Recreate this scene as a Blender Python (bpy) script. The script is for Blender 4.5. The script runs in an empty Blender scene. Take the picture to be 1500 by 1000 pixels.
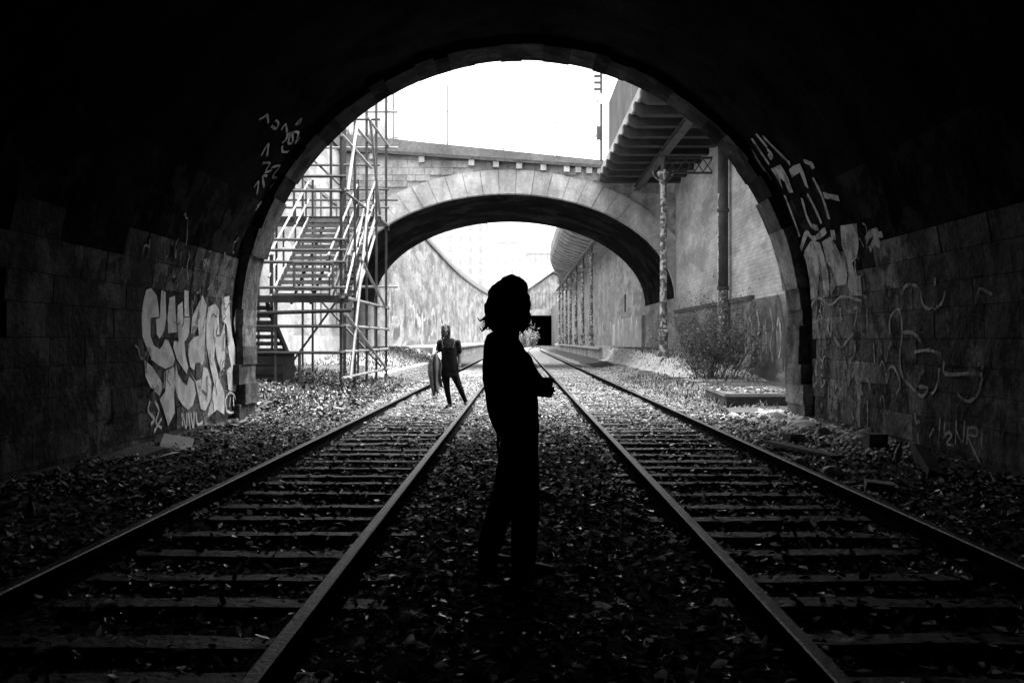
import bpy, bmesh, math, random
import numpy as np
from mathutils import Vector, Matrix, noise
from mathutils.geometry import tessellate_polygon

random.seed(7); RNG = np.random.default_rng(7)
SC = bpy.context.scene
C = SC.collection
rad = math.radians

# ------------------------------------------------------------ camera, sky, sun, exposure
cam = bpy.data.cameras.new('camera'); camera = bpy.data.objects.new('camera', cam); C.objects.link(camera)
camera.location = (0, 0, 1.30); camera.rotation_euler = (rad(90), 0, 0)
cam.lens = 35; cam.sensor_width = 36; cam.shift_x = -10/1500; cam.shift_y = -1/1500
cam.clip_start = .05; cam.clip_end = 3000
SC.camera = camera
W = bpy.data.worlds.new('World'); SC.world = W; W.use_nodes = True
nt = W.node_tree; nt.nodes.clear()
SUN_EL, SUN_AZ = rad(74), rad(70)          # soft overcast light, brightest high on the right; azimuth from +Y towards +X
sky = nt.nodes.new('ShaderNodeTexSky'); sky.sky_type = 'NISHITA'; sky.sun_disc = False
sky.sun_elevation = SUN_EL; sky.sun_rotation = SUN_AZ; sky.dust_density = 6; sky.air_density = 1.6
bw = nt.nodes.new('ShaderNodeRGBToBW'); bg = nt.nodes.new('ShaderNodeBackground'); wo = nt.nodes.new('ShaderNodeOutputWorld')
bg.inputs[1].default_value = .15
nt.links.new(sky.outputs[0], bw.inputs[0]); nt.links.new(bw.outputs[0], bg.inputs[0]); nt.links.new(bg.outputs[0], wo.inputs[0])
sl = bpy.data.lights.new('sun', 'SUN'); sun = bpy.data.objects.new('sun', sl); C.objects.link(sun)
sl.energy = 1.0; sl.angle = rad(80); sl.color = (1, 1, 1)
sd = Vector((math.sin(SUN_AZ)*math.cos(SUN_EL), math.cos(SUN_AZ)*math.cos(SUN_EL), math.sin(SUN_EL)))
sun.rotation_euler = sd.to_track_quat('Z', 'Y').to_euler(); sun.location = (20, 30, 60)
vs = SC.view_settings; vs.view_transform = 'Standard'; vs.look = 'None'; vs.gamma = 1; vs.use_curve_mapping = False
vs.exposure = 2.75
SC.render.engine = 'CYCLES'
cy = SC.cycles
cy.use_denoising = True; cy.max_bounces = 10; cy.diffuse_bounces = 6; cy.glossy_bounces = 4; cy.volume_bounces = 0
cy.caustics_reflective = False; cy.caustics_refractive = False; cy.sample_clamp_indirect = 0

# ------------------------------------------------------------ materials (the photograph is black and white: every colour is a grey)
MATS = {}
def mat(name, base, var=.3, scale=1.5, rough=.85, bump=.3, bscale=18., streak=0., blot=0., blotcol=None, bscl=.9, brick=None, metal=0., spec=.3, rnd=0., trans=0., long=0.):
    m = bpy.data.materials.new(name); m.use_nodes = True; t = m.node_tree; n = t.nodes; l = t.links
    b = n['Principled BSDF']; b.inputs['Roughness'].default_value = rough; b.inputs['Metallic'].default_value = metal
    b.inputs['Specular IOR Level'].default_value = spec
    g = n.new('ShaderNodeNewGeometry'); pos = wpos = g.outputs['Position']
    if long:            # stains that run along the wall
        ml = n.new('ShaderNodeMapping'); ml.inputs['Scale'].default_value = (1, long, 1); l.new(wpos, ml.inputs['Vector']); pos = ml.outputs[0]
    def nz(sc, det=6, vec=None, ro=.6):
        x = n.new('ShaderNodeTexNoise'); x.inputs['Scale'].default_value = sc; x.inputs['Detail'].default_value = det; x.inputs['Roughness'].default_value = ro
        l.new(vec or pos, x.inputs['Vector']); return x.outputs['Fac']
    def ramp(f, a, c, lo=.3, hi=.7):
        r = n.new('ShaderNodeMapRange'); r.inputs[1].default_value = lo; r.inputs[2].default_value = hi
        r.inputs[3].default_value = a; r.inputs[4].default_value = c; l.new(f, r.inputs[0]); return r.outputs[0]
    def mul(a, c):
        x = n.new('ShaderNodeMath'); x.operation = 'MULTIPLY'; l.new(a, x.inputs[0])
        if isinstance(c, (int, float)): x.inputs[1].default_value = c
        else: l.new(c, x.inputs[1])
        return x.outputs[0]
    v = ramp(nz(scale, 8), base*(1-var), base*(1+var))
    v = mul(v, ramp(nz(scale*7.3, 5), 1-var*.5, 1+var*.5))
    if streak:
        mp = n.new('ShaderNodeMapping'); mp.inputs['Scale'].default_value = (1.1, 1.1, .3); l.new(pos, mp.inputs['Vector'])
        v = mul(v, ramp(nz(1.0, 4, mp.outputs[0]), 1-streak, 1+streak*.6, .35, .65))
    if blot:
        x = n.new('ShaderNodeMix'); x.data_type = 'FLOAT'
        l.new(ramp(nz(bscl, 9, None, .68), 0, blot, .5, .58), x.inputs[0]); l.new(v, x.inputs[2])
        x.inputs[3].default_value = blotcol if blotcol is not None else base*.4
        v = x.outputs[0]
    h = nz(bscale, 8)
    if rnd:
        oi = n.new('ShaderNodeObjectInfo'); v = mul(v, ramp(oi.outputs['Random'], 1-rnd, 1+rnd, 0, 1))
    if brick:
        sp = n.new('ShaderNodeSeparateXYZ'); l.new(wpos, sp.inputs[0]); cb = n.new('ShaderNodeCombineXYZ')
        l.new(sp.outputs[brick[0]], cb.inputs[0]); l.new(sp.outputs[2], cb.inputs[1])
        bt = n.new('ShaderNodeTexBrick'); bt.inputs['Scale'].default_value = 1; bt.inputs['Brick Width'].default_value = brick[1]
        bt.inputs['Row Height'].default_value = brick[2]; bt.inputs['Mortar Size'].default_value = brick[3]; bt.inputs['Mortar Smooth'].default_value = .4
        bt.inputs['Color1'].default_value = (1, 1, 1, 1); bt.inputs['Color2'].default_value = (.86, .86, .86, 1); bt.inputs['Mortar'].default_value = (.72, .72, .72, 1)
        l.new(cb.outputs[0], bt.inputs['Vector']); v = mul(v, bt.outputs['Color']); h = mul(h, ramp(bt.outputs['Fac'], 1, .2, 0, 1))
    co = n.new('ShaderNodeCombineColor'); [l.new(v, co.inputs[i]) for i in range(3)]
    l.new(co.outputs[0], b.inputs['Base Color'])
    if bump:
        bp = n.new('ShaderNodeBump'); bp.inputs['Strength'].default_value = bump; bp.inputs['Distance'].default_value = .05
        l.new(h, bp.inputs['Height']); l.new(bp.outputs[0], b.inputs['Normal'])
    if trans:
        tr = n.new('ShaderNodeBsdfTranslucent'); l.new(co.outputs[0], tr.inputs[0]); mx = n.new('ShaderNodeMixShader'); mx.inputs[0].default_value = trans
        l.new(b.outputs[0], mx.inputs[1]); l.new(tr.outputs[0], mx.inputs[2]); l.new(mx.outputs[0], n['Material Output'].inputs['Surface'])
    MATS[name] = m; return m

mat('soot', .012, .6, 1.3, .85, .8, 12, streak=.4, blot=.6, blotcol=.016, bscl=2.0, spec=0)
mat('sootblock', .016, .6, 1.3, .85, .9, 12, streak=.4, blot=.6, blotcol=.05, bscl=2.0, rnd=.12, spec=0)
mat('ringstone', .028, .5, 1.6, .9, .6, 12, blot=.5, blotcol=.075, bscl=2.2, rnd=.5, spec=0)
mat('ringstone_pale', .12, .6, 1.8, .9, .7, 12, blot=.6, blotcol=.03, bscl=2.4, rnd=.45, spec=.05)  # paler, patchier tone for the lower stones of the ring
mat('paint', .78, .25, 3, .6, .2, 30, blot=.55, blotcol=.35, bscl=3.2)
mat('paint_grey', .34, .35, 3, .6, .2, 30, blot=.9, blotcol=.08, bscl=3.2)
mat('paint_faint', .26, .4, 3, .7, .2, 30, blot=1, blotcol=.06, bscl=4)
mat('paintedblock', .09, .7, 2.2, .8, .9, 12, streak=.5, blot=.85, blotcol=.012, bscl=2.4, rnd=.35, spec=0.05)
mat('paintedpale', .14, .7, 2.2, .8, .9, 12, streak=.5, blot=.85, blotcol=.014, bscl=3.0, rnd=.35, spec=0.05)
mat('ground', .08, .4, 1.2, .95, .8, 9, spec=0)
mat('ballast', .24, .5, 3, .9, .2, 30)
mat('bed', .17, .5, 7, .95, 1.0, 14)
mat('ballast_dark', .10, .5, 3, .9, .2, 30, spec=0.05)
mat('leaf_pale', .7, .3, 6, .22, .1, 40, spec=.9, trans=.4)
mat('leaf_mid', .22, .3, 6, .32, .1, 40, spec=.9, trans=.4)
mat('leaf_dark', .028, .3, 6, .6, .1, 40, spec=0.05)
mat('sleeper', .06, .4, 3, .5, .6, 22, rnd=.3, spec=0.12)
mat('rail', .05, .5, 4, .5, .3, 30, metal=.6)
mat('rust', .014, .4, 6, .9, .5, 30, spec=0)
mat('stone', .32, .4, 1.1, .9, .5, 9, streak=.4, blot=.55, blotcol=.15, bscl=.7, rnd=.1)
mat('ringpale', .37, .3, 1.2, .9, .5, 9, streak=.35, blot=.4, blotcol=.2, bscl=.9, rnd=.08)
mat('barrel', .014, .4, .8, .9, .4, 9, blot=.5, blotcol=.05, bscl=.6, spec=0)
mat('cornice', .16, .4, 1.2, .9, .4, 9, streak=.3, blot=.6, blotcol=.1, bscl=1.2)
mat('plaster', .18, .55, .8, .95, .6, 8, streak=.25, blot=.85, blotcol=.065, bscl=.75, long=.25)
mat('brickwall', .5, .35, .7, .9, .6, 10, streak=.15, blot=.65, blotcol=.26, bscl=.8, long=.35, brick=(1, .36, .12, .012))
mat('plaster_pale', .28, .45, .7, .95, .4, 8, streak=.15, blot=.7, blotcol=.13, bscl=.9, long=.35)
mat('wallpale', .36, .5, .8, .95, .6, 8, streak=.3, blot=.8, blotcol=.15, bscl=.8, long=.3)
mat('coping', .07, .4, 2, .95, .6, 8)
mat('iron', .07, .4, 2, .6, .3, 20, metal=.2)
mat('column_paint', .1, .5, 2.5, .7, .3, 20, blot=.85, blotcol=.6, bscl=4.6)
mat('path', .42, .3, 2, .95, .5, 12)
mat('concrete', .36, .3, 1.5, .9, .3, 16, blot=.4, blotcol=.2, bscl=1)
mat('slab_mid', .085, .4, 1.5, .9, .3, 16, blot=.4, blotcol=.1, bscl=2)
mat('slab_dark', .12, .4, 1.5, .9, .3, 16)
mat('panel', .09, .25, .8, .6, .1, 16, streak=.3)
mat('canopy', .24, .4, .8, .85, .3, 9, blot=.4, blotcol=.12)
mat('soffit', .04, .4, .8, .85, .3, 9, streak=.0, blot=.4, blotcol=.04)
mat('galv', .07, .25, 5, .4, .1, 40, metal=.6, rnd=.25)
mat('galv_pale', .23, .15, 5, .45, .1, 40, metal=.2)  # paler copy of galv: light on the lit tubes put into colour
mat('timber', .1, .4, 3, .8, .4, 20, rnd=.2)
mat('timber_dark', .035, .3, 3, .8, .3, 20, spec=0.05)
mat('cloth_black', .011, .3, 8, .9, .3, 60, spec=0.02)
mat('cloth_dark', .022, .3, 8, .9, .3, 60, spec=0.02)
mat('cloth_grey', .11, .2, 8, .9, .3, 60)
mat('cloth_strap', .055, .2, 8, .9, .3, 60)
mat('skin', .13, .1, 12, .55, .05, 80)
mat('hair_black', .012, .2, 20, .6, .2, 90, spec=0.1)
mat('hair_brown', .05, .3, 20, .6, .2, 90)
mat('leather', .02, .3, 8, .5, .1, 40)
mat('weed', .06, .4, 3, .7, .1, 30)
mat('weed_dry', .26, .4, 3, .8, .1, 30)
mat('twig', .1, .4, 3, .8, .1, 30)
mat('rubble', .45, .4, 3, .9, .4, 14, rnd=.4)
mat('white_scrap', .7, .15, 5, .6, .1, 30)
mat('facade', .62, .1, .2, .9, .1, 4, streak=.1)  # far fronts kept pale, distance haze put into their colour
mat('facade_grey', .5, .15, .2, .9, .1, 4, streak=.15)
mat('window', .38, .2, 1, .25, .0, 4, spec=.5)  # panes lifted towards the facade tone, far haze put into the colour
mat('hillside', .18, .4, .3, .95, .5, 3)
mat('wire', .08, .1, 3, .5, 0)
mat('fence_pale', .55, .1, 3, .5, 0)

# ------------------------------------------------------------ mesh helpers
class MB:
    def __init__(s): s.v = []; s.f = []; s.m = []
    def add(s, vs_, fs, mi=0):
        o = len(s.v); s.v += [tuple(p) for p in vs_]; s.f += [tuple(i+o for i in f) for f in fs]; s.m += [mi]*len(fs)
    def hexa(s, p, mi=0):      # p: 4 bottom (ccw from above) then 4 top
        s.add(p, [(3, 2, 1, 0), (4, 5, 6, 7), (0, 1, 5, 4), (1, 2, 6, 5), (2, 3, 7, 6), (3, 0, 4, 7)], mi)
    def box(s, x0, x1, y0, y1, z0, z1, mi=0):
        s.hexa([(x0, y0, z0), (x1, y0, z0), (x1, y1, z0), (x0, y1, z0), (x0, y0, z1), (x1, y0, z1), (x1, y1, z1), (x0, y1, z1)], mi)
    def rings(s, rs, caps=True, mi=0):
        n = len(rs[0]); o = len(s.v)
        for r in rs: s.v += [tuple(p) for p in r]
        for k in range(len(rs)-1):
            for i in range(n):
                j = (i+1) % n; s.f.append((o+k*n+i, o+k*n+j, o+(k+1)*n+j, o+(k+1)*n+i)); s.m.append(mi)
        if caps:
            s.f.append(tuple(o+i for i in range(n))[::-1]); s.f.append(tuple(o+(len(rs)-1)*n+i for i in range(n))); s.m += [mi, mi]
    def tube(s, pts, r, n=6, caps=True, mi=0):
        pts = [Vector(p) for p in pts]; rr = r if isinstance(r, (list, tuple)) else [r]*len(pts); rs = []
        d0 = (pts[1]-pts[0]).normalized(); up = Vector((0, 0, 1)) if abs(d0.z) < .9 else Vector((1, 0, 0)); u = d0.cross(up).normalized()
        for i, p in enumerate(pts):
            d = (pts[min(i+1, len(pts)-1)]-pts[max(i-1, 0)]).normalized()
            u = (u-d*u.dot(d)).normalized(); w = d.cross(u)
            rs.append([p+(u*math.cos(2*math.pi*k/n)+w*math.sin(2*math.pi*k/n))*rr[i] for k in range(n)])
        s.rings(rs, caps, mi)
    def lathe(s, prof, n=12, c=(0, 0, 0)):
        s.rings([[(c[0]+r*math.cos(2*math.pi*k/n), c[1]+r*math.sin(2*math.pi*k/n), c[2]+z) for k in range(n)] for r, z in prof])
    def capsule(s, p0, r0, p1, r1, n=12):
        p0 = Vector(p0); p1 = Vector(p1); d = p1-p0; d = d.normalized() if d.length > 1e-6 else Vector((0, 0, 1))
        pts, rr = [], []
        for k in range(5):
            a = math.pi/2*k/4.2; pts.append(p0-d*r0*math.cos(a+.04)); rr.append(max(r0*math.sin(a+.04), .001))
        for k in range(5):
            a = math.pi/2*(4-k)/4.2; pts.append(p1+d*r1*math.cos(a+.04)); rr.append(max(r1*math.sin(a+.04), .001))
        up = Vector((0, 0, 1)) if abs(d.z) < .9 else Vector((1, 0, 0)); u = d.cross(up).normalized(); w = d.cross(u)
        s.rings([[p+(u*math.cos(2*math.pi*k/n)+w*math.sin(2*math.pi*k/n))*r for k in range(n)] for p, r in zip(pts, rr)])
    def chain(s, pts, rr, n=12):
        for i in range(len(pts)-1): s.capsule(pts[i], rr[i], pts[i+1], rr[i+1], n)
    def ell(s, c, r, n=14):
        m = n//2; s.rings([[(c[0]+r[0]*math.sin(a)*math.cos(2*math.pi*k/n), c[1]+r[1]*math.sin(a)*math.sin(2*math.pi*k/n), c[2]-r[2]*math.cos(a)) for k in range(n)]
                 for a in [math.pi*(i+.15)/(m+.3) for i in range(m+1)]])
    def prism_y(s, poly, y0, y1, mi=0):   # poly of (x, z), any winding, convex
        s.rings([[(x, y0, z) for x, z in poly], [(x, y1, z) for x, z in poly]], True, mi)
    def prism_x(s, poly, x0, x1, mi=0):   # poly of (y, z)
        s.rings([[(x0, y, z) for y, z in poly], [(x1, y, z) for y, z in poly]], True, mi)
    def mesh(s, name, mats, smooth=False, fix=True):
        me = bpy.data.meshes.new(name); me.from_pydata(s.v, [], s.f)
        mats = mats if isinstance(mats, (list, tuple)) else [mats]
        for m in mats: me.materials.append(MATS[m])
        if len(mats) > 1: me.polygons.foreach_set('material_index', s.m)
        if fix:
            b = bmesh.new(); b.from_mesh(me); bmesh.ops.recalc_face_normals(b, faces=b.faces); b.to_mesh(me); b.free()
        if smooth: me.polygons.foreach_set('use_smooth', [True]*len(me.polygons))
        me.update(); return me
    def build(s, name, mats, parent=None, smooth=False, fix=True):
        return link(name, s.mesh(name, mats, smooth, fix), parent)
def link(name, me, parent=None, loc=None):
    o = bpy.data.objects.new(name, me); C.objects.link(o)
    if parent is not None:
        o.parent = parent
        if loc is None: o.matrix_parent_inverse = Matrix.Translation(-root_loc(parent))
    if loc is not None: o.location = loc
    return o
def root_loc(p):            # parts are modelled in world coordinates, so only the thing's own origin is undone
    return p.location.copy() if p.parent is None else Vector((0, 0, 0))
def tag(o, label=None, cat=None, group=None, kind=None):
    for k, v in (('label', label), ('category', cat), ('group', group), ('kind', kind)):
        if v: o[k] = v
    return o
def thing(name, label, cat, loc=(0, 0, 0), group=None):
    o = bpy.data.objects.new(name, None); C.objects.link(o); o.location = loc; o.empty_display_size = .2
    return tag(o, label, cat, group)
def box(name, m, parent, *a): b = MB(); b.box(*a); return b.build(name, m, parent)
def npmesh(name, V, T, mats, mi=None):
    me = bpy.data.meshes.new(name); V = np.asarray(V, np.float32); T = np.asarray(T, np.int32); k = T.shape[1]
    me.vertices.add(len(V)); me.vertices.foreach_set('co', V.ravel())
    me.loops.add(T.size); me.loops.foreach_set('vertex_index', T.ravel())
    me.polygons.add(len(T)); me.polygons.foreach_set('loop_start', np.arange(0, T.size, k, dtype=np.int32)); me.polygons.foreach_set('loop_total', np.full(len(T), k, np.int32))
    for m in mats: me.materials.append(MATS[m])
    if mi is not None: me.polygons.foreach_set('material_index', np.asarray(mi, np.int32))
    me.update(); me.validate(); return me
def U(a, b): return random.uniform(a, b)

def off(y): return 3.5e-4*max(0, y-110)**2          # far bend of the line to the right
def sstep(a, b, x): t = min(1, max(0, (x-a)/(b-a))); return t*t*(3-2*t)
def ground_z(x, y):
    n = noise.noise(Vector((x*.9, y*.9, 0)))*.03+noise.noise(Vector((x*3.1, y*3.1, 5)))*.015
    z = -.055+n
    d = abs(x-.1)
    z += .10*sstep(2.9, 4.3, d)
    z += .045*min(sstep(.83, 1.0, abs(x+1.68)), sstep(.83, 1.0, abs(x-1.875)))
    z += .02*(1-sstep(.2, .8, d))*(1-sstep(15, 22, y))
    z += .065*max(math.exp(-((x-r)/.15)**2) for r in (-2.43, -.93, 1.12, 2.63))*(1-sstep(20, 30, y))
    z += .05*sstep(14, 24, y)
    if y > 16.5 and x < -3: z += (.28*sstep(3.6, 6.5, -x))*sstep(16.5, 20, y)
    if y > 16.5 and x > 3: z += -.06*sstep(2.9, 3.4, x)*sstep(16.5, 18, y)+.10*sstep(3.9, 5, x)*sstep(20, 25, y)
    return z

# traced outlines of the painted letters, as (height along the wall from springing, metres down the tunnel)
LEFT_FILL = [
    [(0.355,11.886),(0.39,12.032),(0.303,12.242),(0.14,12.328),(0.046,12.353),(0.028,12.059),(-0.192,12.059),(-0.309,12.173),(-0.353,12.367),(-0.31,12.467),(-0.226,12.568),(-0.25,12.671),(-0.361,12.81),(-0.486,12.917),(-0.571,12.846),(-0.601,12.568),(-0.546,12.302),(-0.483,12.11),(-0.354,11.954),(-0.194,11.802),(0.032,11.772),(0.215,11.819)],
    [(0.381,12.389),(0.364,12.527),(0.052,12.601),(-0.118,12.534),(-0.227,12.367),(-0.168,12.269),(0.015,12.237),(0.037,12.38),(0.19,12.383)],
    [(0.298,12.691),(0.331,12.882),(0.061,12.952),(-0.138,12.989),(-0.153,12.671),(0.029,12.65)],
    [(0.212,13.011),(0.269,13.187),(0.058,13.247),(0.061,13.501),(-0.134,13.479),(-0.225,13.378),(-0.263,13.286),(-0.442,13.325),(-0.599,13.44),(-0.7,13.378),(-0.592,13.173),(-0.487,12.989),(-0.337,12.86),(-0.25,12.881),(-0.263,13.062),(-0.013,13.004)],
    [(0.424,13.227),(0.419,13.397),(0.078,13.477),(0.074,13.285)],
    [(0.395,13.995),(0.254,14.199),(0.008,14.178),(-0.264,14.143),(-0.508,14.135),(-0.614,14.007),(-0.558,13.94),(-0.554,13.758),(-0.658,13.677),(-0.601,13.518),(-0.444,13.44),(-0.289,13.456),(-0.198,13.677),(-0.184,13.882),(-0.051,13.857),(-0.145,13.677),(-0.159,13.558),(0.076,13.595),(0.185,13.747)],
    [(-0.537,12.953),(-0.688,13.026),(-0.796,13.211),(-0.854,13.378),(-0.73,13.479),(-0.815,13.677),(-0.977,13.758),(-1.128,13.637),(-1.18,13.44),(-1.101,13.211),(-0.989,13.026),(-0.834,12.917)],
    [(-0.679,13.518),(-0.806,13.758),(-0.781,14.007),(-0.616,14.092),(-0.648,14.265),(-0.847,14.442),(-1.069,14.442),(-1.245,14.178),(-1.203,13.965),(-0.982,13.84),(-0.818,13.742)],
    [(-0.478,11.862),(-0.564,12.11),(-0.714,12.367),(-0.815,12.5),(-0.939,12.367),(-0.806,12.047),(-0.673,11.893)],
    [(-0.626,12.602),(-0.585,12.881),(-0.784,12.917),(-0.98,12.881),(-1.181,12.917),(-1.334,12.671),(-1.204,12.568),(-0.975,12.367),(-0.89,12.568)],
    [(0.23,14.29),(0.296,14.592),(0.219,14.793),(-0.122,14.829),(-0.179,14.905),(0.025,15.099),(-0.352,15.138),(-0.642,15.08),(-0.709,14.905),(-0.519,14.717),(-0.321,14.624),(-0.517,14.578),(-0.805,14.81),(-1.048,15.099),(-1.366,15.08),(-1.268,14.717),(-1.347,14.265),(-1.016,14.487),(-0.881,14.578),(-0.624,14.398),(-0.319,14.221),(0.009,14.213)],
    [(0.394,14.896),(0.44,15.275),(0.06,15.398),(-0.176,15.502),(-0.539,15.819),(-0.761,16.092),(-1.098,16.037),(-1.306,15.927),(-0.925,15.606),(-0.412,15.298),(-0.002,15.198),(0.051,14.962)],
    [(-0.703,15.198),(-0.65,15.399),(-0.775,15.606),(-1.048,15.659),(-1,15.298)],
    [(0.307,15.675),(0.498,15.883),(0.257,16.011),(-0.174,15.927),(0.007,15.765),(-0.145,15.659),(0.034,15.585)],
]
LEFT_LINE = [
    [(-1.316,15.198),(-1.138,15.148),(-1.049,15.399),(-1.138,15.659),(-1.324,15.733),(-1.364,15.45),(-1.316,15.198)],
    [(-1.123,15.399),(-1.268,15.348)],
    [(-1.117,15.554),(-1.298,15.585)],
    [(-1.2,13.173),(-1.38,13.211)],
    [(-1.215,13.211),(-1.417,13.347),(-1.214,13.378)],
    [(-1.219,13.44),(-1.458,13.518)],
    [(-1.226,13.534),(-1.456,13.645),(-1.223,13.677)],
    [(-1.242,13.758),(-1.406,13.824),(-1.398,14.049)],
    [(-0.979,12.047),(-1.091,11.985),(-1.198,12.173),(-1.26,12.078)],
    [(-0.989,12.205),(-1.115,12.334),(-1.25,12.237),(-1.337,12.433)],
    [(-1.218,12.433),(-1.361,12.173)],
]
LEFT_TAG = [
    [(2.964,13.511),(3.025,13.594),(3.079,13.652),(3.01,13.901)],
    [(3.006,14.072),(3.023,14.322),(3.105,14.237),(3.108,14.062)],
    [(3.055,14.54),(3.159,14.525),(3.032,14.962),(2.917,14.94)],
    [(3.001,14.951),(3.109,14.939),(2.98,15.193),(3.04,15.319),(3.146,14.975)],
    [(3.161,15.029),(3.197,15.265),(3.053,15.48),(3.164,15.463)],
    [(3.262,14.881),(3.375,14.875),(3.322,14.99),(3.262,14.881)],
    [(2.884,15.024),(2.823,15.221),(2.879,15.458)],
    [(2.578,14.484),(2.715,14.43),(2.774,14.463),(2.627,14.707)],
    [(2.504,14.718),(2.565,15.011),(2.421,15.053),(2.488,15.262)],
    [(2.524,15.185),(2.62,15.518),(2.427,15.478),(2.428,15.753),(2.252,15.647)],
    [(2.365,15.698),(2.213,15.72)],
    [(1.898,15.472),(1.989,15.584),(1.829,15.494)],
    [(2.205,15.381),(2.343,15.037),(2.379,15.224)],
    [(2.128,14.933),(2.235,14.989),(2.055,15.22)],
]
RIGHT_FILL = [
    [(1.139,15.424),(1.267,14.963),(1.21,14.579),(1.023,14.52),(0.73,14.497),(0.412,14.574),(0.392,14.841),(0.75,14.8),(0.916,14.806),(0.406,15.163),(0.387,15.509),(0.757,15.407),(0.958,15.335)],
    [(1.2,14.483),(1.237,14.065),(1.095,13.917),(0.961,13.822),(0.856,13.673),(0.644,13.688),(0.53,13.806),(0.538,14.231),(0.408,14.474),(0.507,14.543),(0.74,14.191),(0.954,14.466)],
    [(1.334,13.531),(1.289,12.913),(1.008,13.037),(0.848,13.217),(0.805,13.414),(0.623,13.368),(0.609,13.16),(0.35,13.198),(0.367,13.583),(0.495,13.727),(0.641,13.635),(0.882,13.621),(1.072,13.68)],
    [(1.323,13.969),(1.303,13.794),(1.168,13.86),(1.187,14.039)],
    [(2.523,15.309),(2.5,14.818),(2.383,14.8),(2.238,14.822),(2.041,14.912),(2.066,15.112),(2.24,15.038),(2.334,15.139),(2.174,15.304),(2.099,15.307),(2.286,15.293)],
    [(2.362,14.6),(2.381,14.332),(2.357,14.04),(2.207,14.079),(1.986,14.206),(2.036,14.294),(2.252,14.223),(2.241,14.64)],
]
RIGHT_LINE = [
    [(2.069,15.356),(1.744,15.411),(1.386,15.423)],
    [(1.903,14.657),(1.656,14.762),(1.475,14.696),(1.411,14.441)],
    [(1.924,14.35),(1.727,14.293),(1.453,14.242)],
    [(2.092,13.838),(1.821,13.814),(1.471,13.873)],
    [(3.075,15.203),(2.835,15.255),(2.594,15.265)],
    [(2.993,14.73),(2.722,14.6),(2.433,14.407)],
    [(2.946,15.543),(2.673,15.638),(2.378,15.578)],
    [(3.081,14.906),(2.826,14.873)],
    [(2.351,13.836),(2.249,13.593),(2.239,13.711)],
    [(1.187,15.56),(1.396,15.038),(1.282,14.783),(1.344,14.148)],
    [(0.757,15.407),(0.963,15.39),(1.107,15.452)],
    [(1.808,13.731),(1.681,13.225)],
    [(2.8,14.934),(2.708,14.882),(2.675,15.087)],
    [(1.127,14.236),(0.836,13.804),(0.797,14.111),(0.938,14.476)],
    [(1.036,12.732),(1.104,12.568),(1.098,12.266),(0.917,12.686)],
    [(1.158,12.3),(0.942,12.363),(1.062,12.441),(1.058,12.146)],
]
RIGHT_FAINT = [
    [(0.292,15.5),(0.379,15.265),(0.393,15.002),(0.294,14.678),(0.285,14.44),(0.372,14.054),(0.339,13.628),(0.281,13.233)],
    [(-0.175,12.234),(-0.023,12.248),(0.075,12.166),(0.118,11.934),(-0.153,11.843),(-0.422,11.919),(-0.664,11.843),(-0.775,11.595),(-0.876,11.271),(-0.776,11.102),(-0.754,11.387),(-0.573,11.214)],
    [(-0.153,11.843),(-0.155,11.535),(-0.25,11.3)],
    [(0.309,11.815),(0.399,11.672),(0.356,11.323),(0.166,11.235),(0.101,11.016),(0.148,10.746),(0.275,10.629)],
    [(-0.38,11.475),(-0.353,11.074),(-0.405,10.752)],
    [(-0.47,10.674),(-0.601,10.649),(-0.583,10.115),(-0.583,9.802)],
    [(-0.804,10.351),(-0.864,10.115),(-0.779,9.889),(-0.613,9.802)],
    [(-0.161,14.469),(-0.337,14.101),(-0.25,13.837),(-0.152,13.583)],
    [(-0.25,13.5),(-0.445,13.541),(-0.533,13.751)],
    [(-0.575,14.375),(-0.867,14.282),(-0.942,14.012),(-0.789,13.794),(-0.537,13.924)],
    [(-0.561,13.751),(-0.552,13.338),(-0.72,13.419)],
    [(-0.734,12.371),(-0.605,12.302),(-0.574,12.101),(-0.765,11.906),(-0.894,12.035)],
    [(0.031,15.161),(-0.312,15.058)],
    [(0.214,14.085),(0.012,14.146)],
    [(0.146,13.744),(0.191,13.407),(-0.055,13.541)],
    [(0.443,10.859),(0.355,10.877)],
    [(0.198,9.902),(0.266,9.828),(0.194,9.581)],
    [(-0.494,9.889),(-0.431,9.78),(-0.532,9.802)],
    [(-0.276,12.799),(-0.539,12.762)],
    [(-0.775,13.419),(-0.759,13.025),(-0.888,12.911)],
]
RIGHT_TAG = [
    [(-1.207,10.938),(-1.32,11.063)],
    [(-1.082,10.778),(-1.374,10.815)],
    [(-1.105,10.649),(-1.239,10.674),(-1.204,10.538)],
    [(-1.296,10.7),(-1.231,10.588),(-1.247,10.488),(-1.342,10.608),(-1.346,10.438)],
    [(-1.078,10.375),(-1.331,10.399)],
    [(-1.189,10.375),(-1.292,10.231),(-1.067,10.184)],
    [(-1.113,10.105),(-1.304,10.138)],
    [(-1.134,10.105),(-1.118,9.925),(-1.2,9.925),(-1.227,10.105),(-1.508,9.78)],
    [(-1.167,9.793),(-1.301,9.819)],
    [(-1.305,11.387),(-1.441,11.346)],
    [(-1.43,11.242),(-1.526,11.271)],
]

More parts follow.
